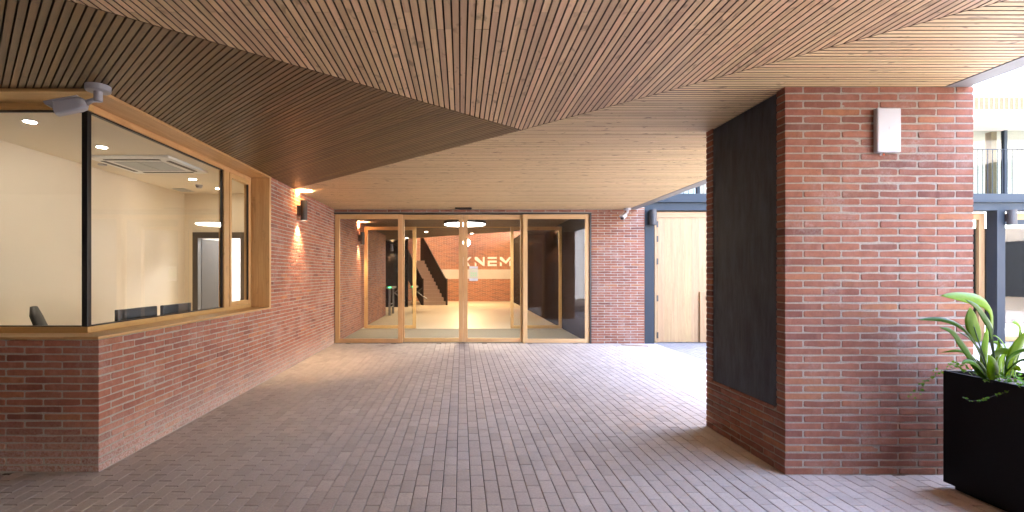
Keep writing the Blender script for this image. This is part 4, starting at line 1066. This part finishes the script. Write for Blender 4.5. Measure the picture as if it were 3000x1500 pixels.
broadleaf([(900, 930), (880, 780), (940, 705), (1030, 680), (1110, 735)], (3.50, 3.50), 130, 30, L, stem_n=1, fold=.2)
broadleaf([(1030, 960), (1035, 860), (1060, 770), (1140, 705), (1240, 665), (1330, 660)], (3.40, 3.30), 125, 35, Dk, stem_n=1)
broadleaf([(1060, 960), (1100, 800), (1160, 650), (1210, 540), (1290, 430)], (3.40, 3.36), 200, 15, L, stem_n=1, fold=.2)
broadleaf([(1040, 900), (1030, 660), (985, 570), (930, 520), (880, 512)], (3.56, 3.66), 60, 45, L, stem_n=1)
broadleaf([(800, 930), (720, 780), (640, 705), (520, 668), (350, 690)], (3.56, 3.70), 70, 52, L, stem_n=1)
broadleaf([(860, 960), (830, 900), (780, 830), (715, 755)], (3.47, 3.42), 90, 25, Dk, stem_n=0)
broadleaf([(1080, 940), (1160, 700), (1190, 480), (1160, 390), (1090, 372)], (3.42, 3.34), 130, 35, L, stem_n=2)
broadleaf([(1000, 960), (1080, 860), (1180, 780), (1300, 770)], (3.38, 3.28), 120, 45, Dk, stem_n=0)
broadleaf([(950, 960), (965, 880), (1000, 800), (1010, 720)], (3.54, 3.58), 110, 12, L, stem_n=0, fold=.2)
broadleaf([(880, 950), (850, 850), (790, 760), (770, 640)], (3.57, 3.66), 90, 22, L, stem_n=0, fold=.2)

broadleaf([(900, 960), (900, 860), (930, 760), (960, 640), (945, 540)], (3.56, 3.62), 110, 12, L, stem_n=1, fold=.2)
broadleaf([(990, 960), (1010, 820), (1010, 700), (960, 600), (880, 575)], (3.60, 3.66), 110, 28, L, stem_n=1, fold=.2)
broadleaf([(1110, 960), (1120, 840), (1100, 740), (1120, 620), (1180, 560)], (3.44, 3.46), 120, 18, L, stem_n=1, fold=.2)
broadleaf([(830, 950), (770, 860), (700, 800), (620, 780), (560, 800)], (3.44, 3.38), 80, 35, Dk, stem_n=0)
broadleaf([(1020, 970), (1060, 900), (1120, 850), (1190, 880)], (3.36, 3.26), 110, 30, L, stem_n=0)
# ivy
ivy = thing('ivy', 'small leaved ivy spilling over the rim of the black planter', 'ivy', (3.62, 3.6, pz1))
def ivyleaf(b, c, size, nrm, spin):
    out = [(0, -.45), (.22, -.50), (.42, -.25), (.62, .02), (.36, .16), (.30, .36), (0, .72), (-.30, .36), (-.36, .16), (-.62, .02), (-.42, -.25), (-.22, -.50)]
    q = Vector(nrm).normalized().to_track_quat('Z', 'Y').to_matrix() @ Matrix.Rotation(spin, 3, 'Z')
    vs = [c + q @ Vector((0, 0, -size * .1))] + [c + q @ Vector((x * size, y * size, size * .14 * abs(x))) for x, y in out]
    b.add(vs, [(0, i + 1, (i + 1) % 12 + 1) for i in range(12)])
def rv3(): return Vector((R.uniform(-1, 1), R.uniform(-1, 1), R.uniform(-1, 1)))
nleaf = 0
small = MB()
def putleaf(c, size, nrm):
    global nleaf
    b = MB(); ivyleaf(b, c, size, nrm, R.uniform(0, 6.28))
    if nleaf < 290: b.build('leaf', M['ivy'], ivy); nleaf += 1
    else: small.rv = R.random(); small.add(b.v, b.f)
def strand(pts, n, size, jit, w_=.0018):
    pth = catmull(pts, 24); MB().tube(pth, [w_ * (1 - i / 40) for i in range(24)], 5).build('stem', M['ivystem'], ivy)
    for i in range(n):
        t = R.random(); p = pth[min(23, int(t * 23))]
        putleaf(p + rv3() * jit, size * R.uniform(.6, 1.15), Vector((-.3, -.7, .5)) + rv3() * .7)
zz = lambda x, y, Y: P(*ZO(x, y), Y)
strand([(px0 + .05, py1 - .04, pz1 + .02), zz(360, 885, 3.74), zz(270, 930, 3.70), zz(200, 975, 3.68), zz(170, 1020, 3.68), zz(130, 1080, 3.68)], 12, .020, .012)
for q in ((130, 1125), (30, 1130), (75, 1165), (5, 1150), (65, 1090), (325, 910), (300, 860), (265, 880), (150, 1030), (120, 1020), (210, 985)): putleaf(zz(q[0], q[1], 3.68), .013 if q[1] > 1100 else .015, Vector((-.3, -.8, .4)) + rv3() * .6)
strand([(px0 + .03, 3.20, pz1 + .015), zz(1140, 1050, 3.28), zz(1010, 1110, 3.31), zz(880, 1150, 3.32), zz(760, 1192, 3.33), zz(640, 1190, 3.34), zz(572, 1155, 3.34)], 34, .013, .008)
strand([(px0 + .05, 3.30, pz1 + .015), zz(1000, 985, 3.38), zz(900, 1000, 3.40), zz(780, 985, 3.42)], 22, .012, .008)
for i in range(230):                      # mound along the left rim
    y = R.uniform(2.75, 3.74); x = px0 + abs(R.gauss(0, .05)) - .015
    putleaf(Vector((x, y, pz1 + R.uniform(-.012, .055) + (.025 if y > 3.5 else 0))), .017 * R.uniform(.6, 1.2), Vector((-.25, -.4, .8)) + rv3() * .6)
for i in range(260):
    y = R.uniform(2.7, 3.74); x = R.uniform(px0 + .02, px1 - .02)
    putleaf(Vector((x, y, pz1 + R.uniform(-.03, .06))), .018 * R.uniform(.6, 1.2), Vector((-.1, -.2, .9)) + rv3() * .6)
if small.v: stuff(small.build('leaf_mass', M['ivy'], ivy))
